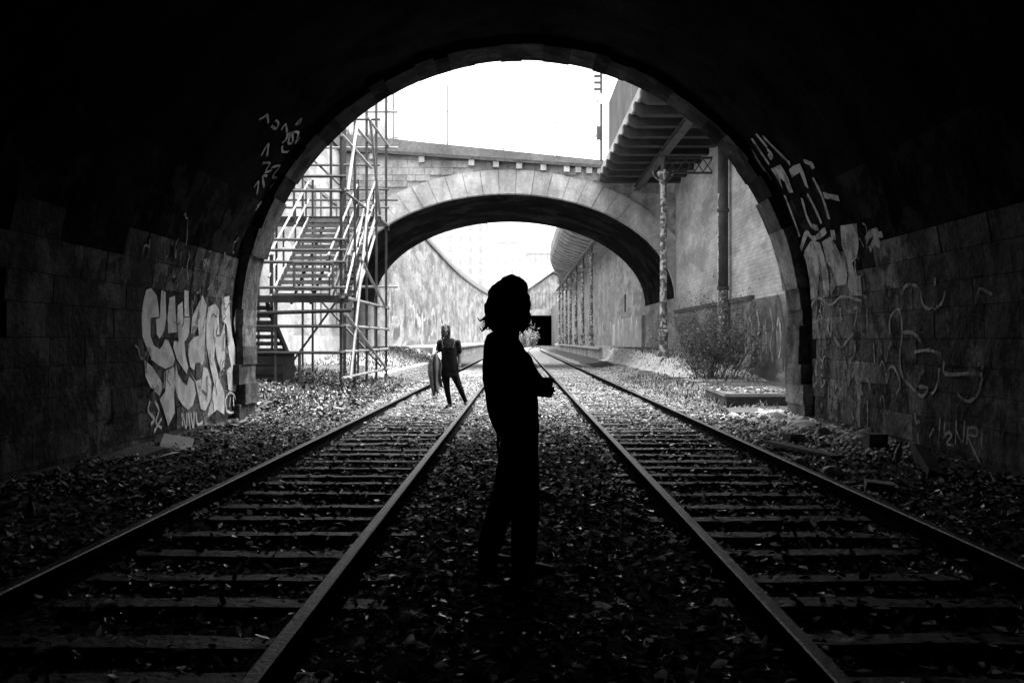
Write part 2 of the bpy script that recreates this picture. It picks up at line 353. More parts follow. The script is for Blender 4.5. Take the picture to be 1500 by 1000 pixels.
# ------------------------------------------------------------ ground
xs = sorted(set([round(v, 3) for v in np.arange(-9, 8.6, .2)]+[-420, -200, -80, -30, -14, 14, 30, 80, 200, 420]))
ys = sorted(set([round(v, 3) for v in np.arange(-4, 36, .2)]+[round(v, 3) for v in np.arange(36, 110, 1.5)]+[-70, -30, -12, 120, 140, 170, 200, 230, 300, 450]))
b = MB(); nx = len(xs)
b.v = [(x, y, ground_z(x, y) if -9 <= x <= 8.6 else -.05) for y in ys for x in xs]
b.f = [(j*nx+i, j*nx+i+1, (j+1)*nx+i+1, (j+1)*nx+i) for j in range(len(ys)-1) for i in range(nx-1)]; b.m = [0]*len(b.f)
tag(b.build('ground', 'ground', smooth=True), kind='structure')

# ------------------------------------------------------------ tunnel
X0, ZS, R = .05, 1.55, 4.52
def wall(s, y, side, d=0.):
    r = R-d
    if s < 0: return (X0+side*r, y, ZS+s)
    a = s/R; return (X0+side*r*math.cos(a), y, ZS+r*math.sin(a))
tun = thing('railway_tunnel', 'soot-black stone tunnel with graffiti, framing the view from inside', 'tunnel', (X0, 16.4, 0))
RL = 4.535
prof = [(X0-RL, -.4)]+[(X0-RL*math.cos(math.pi*k/40), ZS+RL*math.sin(math.pi*k/40)) for k in range(41)]+[(X0+RL, -.4)]
outer = [(-16, -.4), (-16, 10.4), (16, 10.4), (16, -.4)]
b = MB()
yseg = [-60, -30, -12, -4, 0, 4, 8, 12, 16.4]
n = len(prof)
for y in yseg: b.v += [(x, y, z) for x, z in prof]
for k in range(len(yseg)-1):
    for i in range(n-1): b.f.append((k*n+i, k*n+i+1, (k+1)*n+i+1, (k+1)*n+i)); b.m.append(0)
b.f.append(tuple(range(n))); b.m.append(0)                                            # added cap over the far end behind, shuts out sky light
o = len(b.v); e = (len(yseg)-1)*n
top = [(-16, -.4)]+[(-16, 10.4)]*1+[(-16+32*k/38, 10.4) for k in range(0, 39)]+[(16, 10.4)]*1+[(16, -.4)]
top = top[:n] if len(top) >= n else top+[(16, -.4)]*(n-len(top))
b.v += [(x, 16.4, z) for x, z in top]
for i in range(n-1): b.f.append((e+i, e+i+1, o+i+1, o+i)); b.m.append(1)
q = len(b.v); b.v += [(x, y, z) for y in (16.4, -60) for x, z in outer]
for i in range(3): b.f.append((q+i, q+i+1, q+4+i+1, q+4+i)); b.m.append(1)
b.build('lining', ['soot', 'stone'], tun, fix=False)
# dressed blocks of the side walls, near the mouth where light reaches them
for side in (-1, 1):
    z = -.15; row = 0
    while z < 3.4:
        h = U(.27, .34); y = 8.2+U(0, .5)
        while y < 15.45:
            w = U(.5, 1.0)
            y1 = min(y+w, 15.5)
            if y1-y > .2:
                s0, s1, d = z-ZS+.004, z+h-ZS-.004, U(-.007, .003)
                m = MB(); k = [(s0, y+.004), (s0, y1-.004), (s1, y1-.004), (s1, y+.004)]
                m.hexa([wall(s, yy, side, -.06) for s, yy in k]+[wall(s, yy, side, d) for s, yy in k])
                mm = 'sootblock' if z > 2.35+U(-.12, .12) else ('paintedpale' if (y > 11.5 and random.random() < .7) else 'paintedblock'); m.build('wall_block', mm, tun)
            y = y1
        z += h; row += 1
# voussoirs of the mouth
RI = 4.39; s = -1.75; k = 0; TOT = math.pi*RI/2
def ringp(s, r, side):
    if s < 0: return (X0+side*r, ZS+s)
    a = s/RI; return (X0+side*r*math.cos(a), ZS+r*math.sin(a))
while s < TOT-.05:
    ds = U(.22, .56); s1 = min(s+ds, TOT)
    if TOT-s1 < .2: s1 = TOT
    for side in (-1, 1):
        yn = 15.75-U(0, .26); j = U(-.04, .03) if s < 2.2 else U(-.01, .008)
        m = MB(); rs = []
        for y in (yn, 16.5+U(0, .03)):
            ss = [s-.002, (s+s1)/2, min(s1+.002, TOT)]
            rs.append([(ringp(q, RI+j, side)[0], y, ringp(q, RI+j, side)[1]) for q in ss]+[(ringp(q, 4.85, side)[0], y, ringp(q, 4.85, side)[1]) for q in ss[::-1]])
        m.rings(rs); m.build('voussoir', 'ringstone_pale' if s < .7+U(0, 1.2) else 'ringstone', tun)
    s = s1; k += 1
bk = MB(); q_ = [ringp(s, 4.47, sd_) for sd_, rng_ in ((-1, np.linspace(-1.75, TOT, 40)), (1, np.linspace(TOT, -1.75, 40)[1:])) for s in rng_]
nq = len(q_); bk.v = [(x, y, z) for y in (15.9, 16.46) for x, z in q_]; bk.f = [(i, i+1, nq+i+1, nq+i) for i in range(nq-1)]; bk.m = [0]*len(bk.f)
bk.build('ring_backing', 'soot', tun, fix=False)  # added backing strip, keeps sky from shining through the ring joints
# graffiti: flat paint on the wall faces
def paint_fill(name, polys, side, m, d=.008):
    for p in polys:
        out = MB()
        bm = bmesh.new(); vv = [bm.verts.new((x, y, 0)) for x, y in p]
        tri = tessellate_polygon([[Vector((x, y, 0)) for x, y in p]])
        for t in tri:
            try: bm.faces.new([vv[i] for i in t])
            except ValueError: pass
        for c in np.arange(-2, 5, .15):
            bmesh.ops.bisect_plane(bm, geom=bm.verts[:]+bm.edges[:]+bm.faces[:], plane_co=(c, 0, 0), plane_no=(1, 0, 0))
        bm.verts.index_update()
        out.add([wall(v.co.x, v.co.y, side, d) for v in bm.verts], [tuple(v.index for v in f.verts) for f in bm.faces]); bm.free()
        o = out.build(name, m, tun, fix=False)
    return o
def smooth_line(p, n=5):
    q = [p[0]]+list(p)+[p[-1]]; r = []
    for i in range(1, len(q)-2):
        for k in range(n):
            t = k/n; r.append(tuple(.5*((2*q[i][c])+(-q[i-1][c]+q[i+1][c])*t+(2*q[i-1][c]-5*q[i][c]+4*q[i+1][c]-q[i+2][c])*t*t+(-q[i-1][c]+3*q[i][c]-3*q[i+1][c]+q[i+2][c])*t**3) for c in (0, 1)))
    return r+[tuple(p[-1])]
def paint_line(name, lines, side, m, w=.03, d=.010):
    for ln in lines:
        out = MB()
        p = smooth_line(ln); vsx = []
        for i, (s, y) in enumerate(p):
            a = p[max(i-1, 0)]; c = p[min(i+1, len(p)-1)]; dx, dy = c[0]-a[0], c[1]-a[1]; L = math.hypot(dx, dy) or 1
            ww = w*U(.7, 1.2); vsx += [wall(s-dy/L*ww, y+dx/L*ww, side, d), wall(s+dy/L*ww, y-dx/L*ww, side, d)]
        out.add(vsx, [(2*i, 2*i+1, 2*i+3, 2*i+2) for i in range(len(p)-1)])
        o = out.build(name, m, tun, fix=False)
    return o
paint_fill('graffiti_letter', LEFT_FILL, -1, 'paint')
paint_line('graffiti_stroke', LEFT_LINE, -1, 'paint', .022)
paint_line('graffiti_stroke', LEFT_TAG, -1, 'paint_grey', .022)
paint_fill('graffiti_letter', RIGHT_FILL, 1, 'paint_grey')
paint_line('graffiti_stroke', RIGHT_LINE, 1, 'paint_grey', .045)
paint_line('graffiti_stroke', RIGHT_FAINT, 1, 'paint_faint', .02)
paint_line('graffiti_stroke', RIGHT_TAG, 1, 'paint_grey', .013)
gr_ = random.Random(11)
for side in (-1, 1):        # old thin scrawl, layer over layer, within arm's reach
    for k in range(70):
        y = 15.3-abs(gr_.gauss(0, 2.2)); s = gr_.uniform(-1.25, 1.1); ln = [(s, y)]
        if y < 10.4: continue
        an = gr_.uniform(0, 6.28)
        for i in range(gr_.randint(3, 7)):
            an += gr_.gauss(0, 1.3); ds = gr_.uniform(.04, .14); s += ds*math.sin(an); y = min(15.4, y+ds*.7*math.cos(an)); ln.append((s, y))
        paint_line('graffiti_stroke', [ln], side, gr_.choice(['paint_faint', 'paint_faint', 'paint_grey', 'sootblock']), gr_.uniform(.006, .018), .012+.0001*k)

# ------------------------------------------------------------ tracks
def rail_prof(x, y, z0=0.):
    p = [(-.066, 0), (.066, 0), (.066, .012), (.012, .03), (.012, .098), (.031, .106), (.032, .126), (.025, .132), (-.025, .132), (-.032, .126), (-.031, .106), (-.012, .098), (-.012, .03), (-.066, .012)]
    return [(x+off(y)+a, y, z0+c) for a, c in p]
sl_me = []
for k in range(4):
    m = MB(); L, w, t = .98, .098, .15
    xs_ = np.linspace(-L, L, 9); rs = []
    for x in xs_:
        j = lambda s=.007: U(-s, s)
        rs.append([(x, -w+j(), -t), (x, w+j(), -t), (x, w+j(), -.02+j()), (x, w-.02+j(), 0+j()), (x, -w+.02+j(), 0+j()), (x, -w+j(), -.02+j())])
    m.rings(rs); sl_me.append(m.mesh('sleeper', 'sleeper'))
for lab, a, c in (('straight left-hand railway track with dark timber sleepers', -2.43, -.93), ('straight right-hand railway track with dark timber sleepers', 1.12, 2.63)):
    t = thing('railway_track', lab, 'railway track', ((a+c)/2, 0, 0), 'the two tracks')
    for x in (a, c):
        m = MB(); m.rings([rail_prof(x, y) for y in [-40, 0, 20, 60, 110]+list(range(115, 232, 5))])
        m.m = [0 if len(f) == 4 and all(m.v[i][2] > .12 for i in f) else 1 for f in m.f]; m.build('rail', ['rail', 'rust'], t)
    y = -1.5
    while y < 26:
        o = link('sleeper', random.choice(sl_me), t, (U(-.06, .06), y+U(-.035, .035), -.002+U(-.008, .008)))
        o.rotation_euler = (U(-.02, .02), U(-.006, .006), U(-.025, .025)); y += .586

b = MB(); Y = [34+k*2 for k in range(40)]+list(range(114, 231, 6))
for y in Y: b.v += [(x+off(y), y, .022+.02*noise.noise(Vector((x*2, y, 0)))*(1 if y < 112 else 0)-(.05 if abs(x) > 4 else 0)-(.03 if y == 34 else 0)) for x in (-4.06, -3.4, -2.2, -1.2, 0, 1.4, 2.4, 3.6, 4.72)]
b.f = [(j*9+i, j*9+i+1, (j+1)*9+i+1, (j+1)*9+i) for j in range(len(Y)-1) for i in range(8)]; b.m = [0]*len(b.f)
tag(b.build('track_bed', 'bed', smooth=True), kind='structure')

# ------------------------------------------------------------ platforms
def zr(y): return .13+.62*sstep(26, 38, y)+.15*sstep(38, 50, y)
def zl(y): return .3+.6*sstep(32, 52, y)
b = MB(); yy = [22+k*.75 for k in range(50)]; xx = [4.85, 5.05, 5.3, 5.7, 6.2, 7.12]
for y in yy:
    for i, x in enumerate(xx):
        f = sstep(4.9, 5.4, x); kz = .15*sstep(22, 24.5, y)+.02
        b.v.append((x, y, kz*(1-f)+zr(y)*f+(noise.noise(Vector((x*1.5, y*1.5, 2)))*.03 if i else 0)))
nX = len(xx)
b.f = [(j*nX+i, j*nX+i+1, (j+1)*nX+i+1, (j+1)*nX+i) for j in range(len(yy)-1) for i in range(nX-1)]; b.m = [0]*len(b.f)
tag(b.build('path', 'path', smooth=True), kind='structure')
b = MB(); yy = [31+k*.8 for k in range(36)]; xx = [-4.2, -4.6, -5.2, -6, -7, -8.12]
for y in yy:
    for i, x in enumerate(xx):
        f = sstep(4.2, 6.5, -x); b.v.append((x, y, .27*(1-f)+zl(y)*f+(noise.noise(Vector((x*1.5, y*1.5, 2)))*.03 if i else 0)))
nX = len(xx)
b.f = [(j*nX+i+1, j*nX+i, (j+1)*nX+i, (j+1)*nX+i+1) for j in range(len(yy)-1) for i in range(nX-1)]; b.m = [0]*len(b.f)
b.f.append(tuple(range(nX))); b.m.append(0)
b.v += [(-4.2, 31, -.2), (-8.12, 31, -.2)]; b.f[-1] = tuple(range(nX))+(len(b.v)-1, len(b.v)-2)
tag(b.build('path', 'path', smooth=True), kind='structure')
for nm, x0, x1, lab in (('kerb', 4.7, 4.9, 'low stone kerb along the right-hand path beyond the tunnel'), ('kerb', -4.25, -4.05, 'low stone kerb beside the left track beyond the scaffold')):
    t = thing(nm, lab, 'kerb', ((x0+x1)/2, 30, 0)); y = 24. if x0 > 0 else 31.; h = .17 if x0 > 0 else .29
    while y < 58.9:
        L = U(.9, 1.3); L = min(L, 59-y)
        box('kerb_stone', 'concrete', t, x0+U(-.01, .01), x1, y+.006, y+L-.006, -.2, h+U(-.012, .012)); y += L
for nm, sx, xe, xw, zt, lab in (('platform', 1, 4.8, 7.12, .9, 'raised stone station platform under the iron columns on the right'), ('platform', -1, -4.1, -8.12, .95, 'raised station platform along the far left wall')):
    t = thing(nm, lab, 'platform', (xe, 59, 0))
    m = MB(); Y = [59, 70, 85, 100, 110]+list(range(120, 211, 10))
    m.rings([[(xe+.08*sx+off(y), y, -.2), (xw+off(y), y, -.2), (xw+off(y), y, zt-.12), (xe+.08*sx+off(y), y, zt-.12)] for y in Y]); m.build('platform_wall', 'stone', t)
    m = MB(); m.rings([[(xe+.5*sx+off(y), y, zt-.12), (xw+off(y), y, zt-.12), (xw+off(y), y, zt-.01), (xe+.5*sx+off(y), y, zt-.01)] for y in Y]); m.build('platform_floor', 'concrete', t)
    y = 59
    while y < 120:
        box('coping_slab', 'concrete', t, *sorted((xe-.05*sx+off(y), xe+.5*sx+off(y))), y+.01, y+1.79, zt-.118, zt+U(0, .015)); y += 1.8
    m = MB(); p = [(56.5, -.2), (59, -.2), (59, zt-.02), (58.4, zt-.02)]; m.prism_x(p, *sorted((xe+.1*sx, xe+.9*sx))); m.build('ramp_cheek', 'concrete', t)

# ------------------------------------------------------------ retaining walls
def wall_strip(name, m, parent, x, th, z0, z1, Y):
    q = MB(); q.rings([[(x+off(y), y, z0), (x+th+off(y), y, z0), (x+th+off(y), y, z1), (x+off(y), y, z1)] for y in Y]); return q.build(name, m, parent)
FY = [56, 70, 90, 110]+list(range(115, 231, 5))
t = thing('retaining_wall', 'pale stained plaster wall behind the scaffold stairs', 'wall', (-8.1, 30, 0))
wall_strip('wall_face', 'plaster_pale', t, -8.1, -.6, -.3, 9.9, [16.4, 45.1])
wall_strip('plinth', 'concrete', t, -8.04, -.2, -.3, 1.5, [16.4, 45.0])
wall_strip('coping', 'coping', t, -7.98, -.8, 9.9, 10.25, [16.4, 45.0])
for y0, y1 in ((37.2, 39.6), (40.6, 44.2)):
    for a in ((y0, y0+.14, 1.9, 7.3), (y1-.14, y1, 1.9, 7.3)): box('panel_moulding', 'cornice', t, -8.12, -8.05, *a)
    box('panel_moulding', 'cornice', t, -8.12, -8.045, y0-.004, y1+.004, 7.3, 7.44)
t = thing('retaining_wall', 'long curving mottled wall left of the line beyond the bridge', 'wall', (-8.1, 100, 0))
wall_strip('wall_face', 'plaster', t, -8.1, -.6, -.3, 10.0, FY)
q = MB(); q.rings([[(-7.95+off(y), y, 10.0), (-7.95+off(y), y, 10.25), (-8.8+off(y), y, 11.5), (-9.2+off(y), y, 11.5), (-9.2+off(y), y, 10.0)] for y in FY]); q.build('coping', 'coping', t)
WALL_FAR_LEFT = t
t = thing('retaining_wall', 'brick wall with painted patches right of the line, behind the bush', 'wall', (7.1, 30, 0))
wall_strip('wall_face', 'brickwall', t, 7.1, .5, -.3, 8.6, [16.4, 45.1])
wall_strip('plinth', 'plaster', t, 7.06, .2, -.3, 2.55, [16.4, 45.0])
wall_strip('ledge', 'coping', t, 7.0, .2, 2.55, 2.68, [30, 45.0])
def wall_paint(t, x, strokes, m, w):
    for ln in strokes:
        p = smooth_line(ln); out = MB(); vv = []
        for i, (y, z) in enumerate(p):
            a_ = p[max(i-1, 0)]; c_ = p[min(i+1, len(p)-1)]; dy, dz = c_[0]-a_[0], c_[1]-a_[1]; L = math.hypot(dy, dz) or 1; ww = w*U(.7, 1.25)
            vv += [(x, y-dz/L*ww, z+dy/L*ww), (x, y+dz/L*ww, z-dy/L*ww)]
        out.add(vv, [(2*i, 2*i+1, 2*i+3, 2*i+2) for i in range(len(p)-1)]); out.build('graffiti_stroke', m, t, fix=False)
wall_paint(t, 7.05, [[(26.6, .5), (26.5, 1.5), (26.9, 2.3), (27.3, 2.4), (27.4, 1.4), (27.5, .6)], [(28.0, 2.3), (27.9, 1.2), (28.1, .6)], [(28.1, 1.6), (28.7, 2.3), (29.0, 1.6), (28.8, .7)], [(29.8, .8), (29.6, 1.7), (30.0, 2.4), (30.5, 2.2)], [(31.2, .9), (31.4, 2.3), (31.9, 1.3), (32.2, 2.4)]], 'iron', .09)
wall_paint(t, 7.046, [[(27.0, .8), (26.75, 1.3), (27.0, 1.9), (27.2, 1.5), (27.05, 1.0)], [(27.6, .7), (27.9, 1.2), (27.6, 1.7), (27.95, 2.2)], [(28.3, .9), (28.5, 1.9), (28.75, 1.0), (28.4, 1.3)], [(29.5, 2.2), (29.2, 1.7), (29.55, 1.2), (29.2, .9)], [(30.3, 1.0), (30.1, 1.6), (30.5, 2.0), (30.7, 1.4)], [(31.5, 1.0), (31.7, 1.9), (31.9, 1.1)]], 'paint_grey', .07)
t = thing('retaining_wall', 'shaded stained wall behind the row of iron columns', 'wall', (7.1, 100, 0))
wall_strip('wall_face', 'wallpale', t, 7.1, .5, -.3, 9.6, FY)
wall_strip('plinth', 'concrete', t, 6.9, .3, -.3, 2.75, [56, 70, 73])
box('pale_panel', 'facade', t, 6.86, 6.9, 71.2, 72.9, .95, 2.5)
box('recess_shade', 'timber_dark', t, 7.06, 7.2, 66, 66.6, 3.2, 4.4)  # dark box proud of the wall, a recess's shade put into colour
gs = random.Random(3); WALL_FAR_RIGHT = t
for k in range(16):
    y = 58+k*2.6; z = gs.uniform(1.2, 1.8); h = gs.uniform(.8, 1.8); v = gs.uniform(.5, 1.4); xx_ = 6.89 if y < 71 else 7.09
    wall_paint(WALL_FAR_RIGHT, xx_, [[(y, z), (y+v*.3, z+h*.8), (y+v*.8, z+h*gs.uniform(.2, .9)), (y+v, z+h*.1)]], gs.choice(['paint', 'paint_grey', 'iron', 'paint']), gs.uniform(.05, .14))
for k in range(30):
    y = 60+gs.uniform(0, 70); z = gs.uniform(1.2, 4.2); h = gs.uniform(.4, 1.6); v = gs.uniform(.6, 2.5)
    wall_paint(WALL_FAR_LEFT, -8.086-.001*k*.1, [[(y, z), (y+v*.5, z+h*gs.uniform(-.3, 1)), (y+v, z+h*gs.uniform(-.3, .6)), (y+v*1.5, z+h*.3)]], gs.choice(['paint_grey', 'plaster_pale', 'iron', 'cornice', 'paint_grey']), gs.uniform(.1, .4))
for k in range(26):        # worn tags along the foot of the far left wall
    y = 60+k*2.1; z = gs.uniform(1.3, 2.6); h = gs.uniform(.8, 2.2); v = gs.uniform(.3, .9)
    wall_paint(WALL_FAR_LEFT, -8.09, [[(y, z), (y+v*.4, z+h), (y+v, z+h*gs.uniform(.2, .9)), (y+v*1.3, z+h*gs.uniform(-.1, .4))]], gs.choice(['paint', 'paint_grey', 'iron', 'paint_grey']), gs.uniform(.06, .16))
for nm, x0, x1 in (('embankment', -400, -8.65), ('embankment', 7.55, 400)):
    q = MB(); Y = [16.41]+FY[1:]
    q.rings([[(x0, y, -.3), (x1+off(y), y, -.3), (x1+off(y), y, 8.9), (x0, y, 8.9)] for y in Y]); tag(q.build(nm, 'hillside'), kind='structure')
q = MB(); q.box(-400, 400, 275, 440, -.3, 8.9); tag(q.build('hill', 'hillside'), kind='structure')

# ------------------------------------------------------------ arched road bridge
BX, BA, BB, BZ, Y0B, Y1B = -.52, 7.62, 4.73, 3.24, 45.0, 56.0
def corn(x): return 9.72-.067*(x+5.96)
def para(x): return 10.43-.104*(x+5.96)
br = thing('arch_bridge', 'pale stone arch road bridge crossing over both tracks', 'bridge', (BX, 45, 0))
N = 44; th = [math.pi*(1-k/N) for k in range(N+1)]
ip = [(BX-BA, -.3)]+[(BX+BA*math.cos(a), BZ+BB*math.sin(a)) for a in th]+[(BX+BA, -.3)]
tx = [-9.6]*1+[-9.6+18.6*k/N for k in range(N+1)]+[9.0]
tp = [(-9.6, -.3)]+[(x, corn(x)) for x in tx[1:-1]]+[(9.0, -.3)]
b = MB(); n = len(ip)
for y in (Y0B+.12, Y1B): b.v += [(x, y, z) for x, z in ip]
for y in (Y0B+.12, Y1B): b.v += [(x, y, z) for x, z in tp]
for i in range(n-1):
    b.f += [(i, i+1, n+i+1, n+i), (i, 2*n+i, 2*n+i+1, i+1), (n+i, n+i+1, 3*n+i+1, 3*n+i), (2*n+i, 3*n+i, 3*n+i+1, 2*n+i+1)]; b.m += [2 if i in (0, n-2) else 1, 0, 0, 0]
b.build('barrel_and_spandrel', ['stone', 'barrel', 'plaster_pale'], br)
NV = 33; RT = 1.05
for k in range(NV):
    a0, a1 = math.pi*(1-k/NV), math.pi*(1-(k+1)/NV); m = MB(); j = U(-.03, .02); e = .0012
    P_ = [(BX+(BA-.02)*math.cos(a), BZ+(BB-.02)*math.sin(a)) for a in (a0-e, (a0+a1)/2, a1+e)]+[(BX+(BA+RT)*math.cos(a), BZ+(BB+RT)*math.sin(a)) for a in (a1+e, (a0+a1)/2, a0-e)]
    m.rings([[(x, Y0B+j-.02, z) for x, z in P_], [(x, Y0B+.4, z) for x, z in P_]]); m.build('voussoir', 'ringpale', br)
def extr(x):
    u = (x-BX)/(BA+RT); return BZ+(BB+RT)*math.sqrt(1-u*u) if abs(u) < 1 else BZ-.2
z = BZ-.1; row = 0
while z < 9.6:
    h = U(.26, .34); x = -8.1+U(0, .3)
    while x < 7.05:
        w = U(.4, .8); x1 = min(x+w, 7.08)
        ok = z >= max(extr(x), extr(x1))-.02 if (x-BX)*(x1-BX) > 0 else z >= BZ+BB+RT
        if ok and z+h < corn(x1)-.0 and x1-x > .15:
            box('spandrel_block', 'stone', br, x+.007, x1-.007, Y0B+U(.03, .06), Y0B+.2, z+.007, z+h-.007)
        x = x1
    z += h
for nm, m, f0, f1, ya, yb in (('string_course', 'coping', lambda x: corn(x), lambda x: corn(x)+.14, -.22, .3), ('cornice', 'cornice', lambda x: corn(x)+.14, lambda x: corn(x)+.27, -.1, .3), ('parapet', 'cornice', lambda x: corn(x)+.27, para, 0., .35), ('parapet', 'cornice', lambda x: corn(x)+.1, para, 10.65, 11.)):  # string course coloured dark: its shadow line is put into the tone
    q = MB(); x0, x1 = -9.6, 6.95
    q.hexa([(x0, Y0B+ya, f0(x0)), (x1, Y0B+ya, f0(x1)), (x1, Y0B+yb, f0(x1)), (x0, Y0B+yb, f0(x0)), (x0, Y0B+ya, f1(x0)), (x1, Y0B+ya, f1(x1)), (x1, Y0B+yb, f1(x1)), (x0, Y0B+yb, f1(x0))]); q.build(nm, m, br)
for x in (-6.6, -4.38, -2.14, -1.03, .015, 1.11, 2.16, 2.68, 3.17, 3.67, 4.2): box('corbel', 'ringpale', br, x-.13, x+.13, Y0B-.17, Y0B+.1, corn(x)-.27, corn(x)-.01)
q = MB(); q.hexa([(-9.6, 45.36, corn(-9.6)-.1), (9, 45.36, corn(9)-.1), (9, 55.64, corn(9)-.1), (-9.6, 55.64, corn(-9.6)-.1), (-9.6, 45.36, corn(-9.6)+.02), (9, 45.36, corn(9)+.02), (9, 55.64, corn(9)+.02), (-9.6, 55.64, corn(-9.6)+.02)]); q.build('road_deck', 'slab_dark', br)
# wire fence on the parapet
f = thing('wire_fence', 'thin pale wire mesh fence standing on the bridge parapet', 'fence', (0, 45.2, 9.8))
for x in (-5.7, -3.24, -.68, 1.73, 3.55):
    q = MB(); q.tube([(x, 45.18, para(x)-.02), (x, 45.18, para(x)+2.75)], .03, 6); q.build('fence_post', 'wire', f)
for dz in (.12, 1.55):
    q = MB(); q.tube([(-5.7, 45.18, para(-5.7)+dz), (3.55, 45.18, para(3.55)+dz)], .014, 5); q.build('wire', 'wire', f)
q = MB()
for k in range(60):
    x = -5.7+k*.157; q.tube([(x, 45.18, para(x)+.02), (x, 45.18, para(x)+1.6)], .0022, 3)
q.build('mesh_panel', 'fence_pale', f)
# signal post with a round sign
p = thing('signal_post', 'dark street post with a round sign and side prongs at right end of bridge', 'post', (3.78, 45.6, 9.6))
q = MB(); q.tube([(3.78, 45.6, 9.1), (3.78, 45.6, 14.6)], .065, 8); q.build('pole', 'iron', p)
q = MB(); q.lathe([(.01, -.02), (.24, -.02), (.24, .02), (.01, .02)], 20); o = q.build('round_sign', 'fence_pale', p); o.matrix_parent_inverse = Matrix.Identity(4); o.rotation_euler = (rad(90), 0, rad(20)); o.location = (-.02, -.12, 2.75)
for k in range(4): box('prong', 'iron', p, 3.44, 3.75, 45.57, 45.63, 12.75+k*.3, 12.87+k*.3)
q = MB(); q.box(3.58, 3.74, 45.5, 45.68, 10.5, 11.1); q.box(3.54, 3.6, 45.52, 45.66, 10.6, 10.75); q.build('signal_box', 'iron', p)

# ------------------------------------------------------------ iron columns and walkways
def column_meshes():
    A = MB(); A.box(-.24, .24, -.24, .24, 0, .12); A.lathe([(.2, .12), (.2, .2), (.17, .26), (.17, .78), (.2, .84), (.21, .95), (.16, 1.0)], 14)
    B = MB(); B.lathe([(.15, 1.0), (.15, 1.05), (.138, 1.1), (.125, 3.5), (.115, 6.3)], 14)
    B.lathe([(.15, 3.0), (.15, 3.06)], 14)
    D = MB(); D.lathe([(.13, 6.3), (.16, 6.34), (.13, 6.4), (.15, 6.5), (.24, 6.68), (.26, 6.72), (.2, 6.78)], 14)
    for k in range(4):
        a = k*math.pi/2; c, s = math.cos(a), math.sin(a)
        D.tube([(.12*c, .12*s, 6.45), (.26*c, .26*s, 6.55), (.34*c, .34*s, 6.68), (.36*c, .36*s, 6.8)], [.04, .05, .055, .05], 6)
    E_ = MB(); E_.lathe([(.1, 6.75), (.085, 7.0), (.11, 7.1), (.11, 7.5)], 8)
    for s in (-1, 1): E_.tube([(0, .05*s, 6.8), (0, .16*s, 7.1), (0, .38*s, 7.42)], .03, 5)
    return [('pedestal', A.mesh('pedestal', 'column_paint')), ('shaft', B.mesh('shaft', 'column_paint', False)), ('capital', D.mesh('capital', 'column_paint')), ('bracket', E_.mesh('bracket', 'iron'))]
CM = column_meshes()
cols = [(36.5, .72, 'tall paint-smeared iron column behind the bush, in front of the bridge')]
wh = ['nearest', 'second', 'third', 'fourth', 'fifth', 'sixth', 'farthest']
for i, y in enumerate((72.9, 82.6, 92.2, 102, 111, 120.7, 130)): cols.append((y, .88, '%s of the iron columns in the row beyond the bridge' % wh[i]))
for y, z, lab in cols:
    t = thing('iron_column', lab, 'column', (5.3, y, z), 'iron columns on the right platform')
    for nm, me in CM: link(nm, me, t, (0, 0, 0))
w = thing('overhead_walkway', 'dark overhead walkway on ribs and iron beams above the right path', 'walkway', (5.3, 36.5, 8))
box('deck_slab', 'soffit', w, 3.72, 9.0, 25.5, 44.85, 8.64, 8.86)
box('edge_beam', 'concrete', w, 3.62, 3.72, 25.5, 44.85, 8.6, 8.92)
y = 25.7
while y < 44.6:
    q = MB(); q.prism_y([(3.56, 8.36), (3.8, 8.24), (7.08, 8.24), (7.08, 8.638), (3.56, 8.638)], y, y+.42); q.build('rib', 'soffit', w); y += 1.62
q = MB(); q.box(5.16, 5.44, 25.6, 44.85, 8.04, 8.07); q.box(5.28, 5.32, 25.6, 44.85, 8.07, 8.23); q.box(5.16, 5.44, 25.6, 44.85, 8.23, 8.255); q.build('long_beam', 'iron', w)
for yg in (27.0, 36.5):
    q = MB()
    for z in (7.45, 8.0): q.box(5.45, 7.08, yg-.05, yg+.05, z-.04, z+.035)
    for k in range(5):
        x0 = 5.47+k*.322
        for a, c in ((7.49, 7.96), (7.96, 7.49)): q.tube([(x0, yg, a), (x0+.322, yg, c)], .022, 4)
    q.build('lattice_girder', 'iron', w)
pn = MB(); ysn = np.arange(25.6, 41.5, .1)
rs = []
for y in (17., 41.4): pass
prof_ = []
for k, y in enumerate(ysn): prof_.append((3.735+(.03 if (k//2) % 2 else 0), y))
bb = [(x, y, 8.86) for x, y in prof_]; tt = [(x, y, 11.2) for x, y in prof_]; n = len(bb)
pn.add(bb+tt+[(x+.02, y, z) for x, y, z in bb+tt], [(i, i+1, n+i+1, n+i) for i in range(n-1)]+[(2*n+i+1, 2*n+i, 3*n+i, 3*n+i+1) for i in range(n-1)]+[(n+i, n+i+1, 3*n+i+1, 3*n+i) for i in range(n-1)])
pn.build('corrugated_screen', 'panel', w)
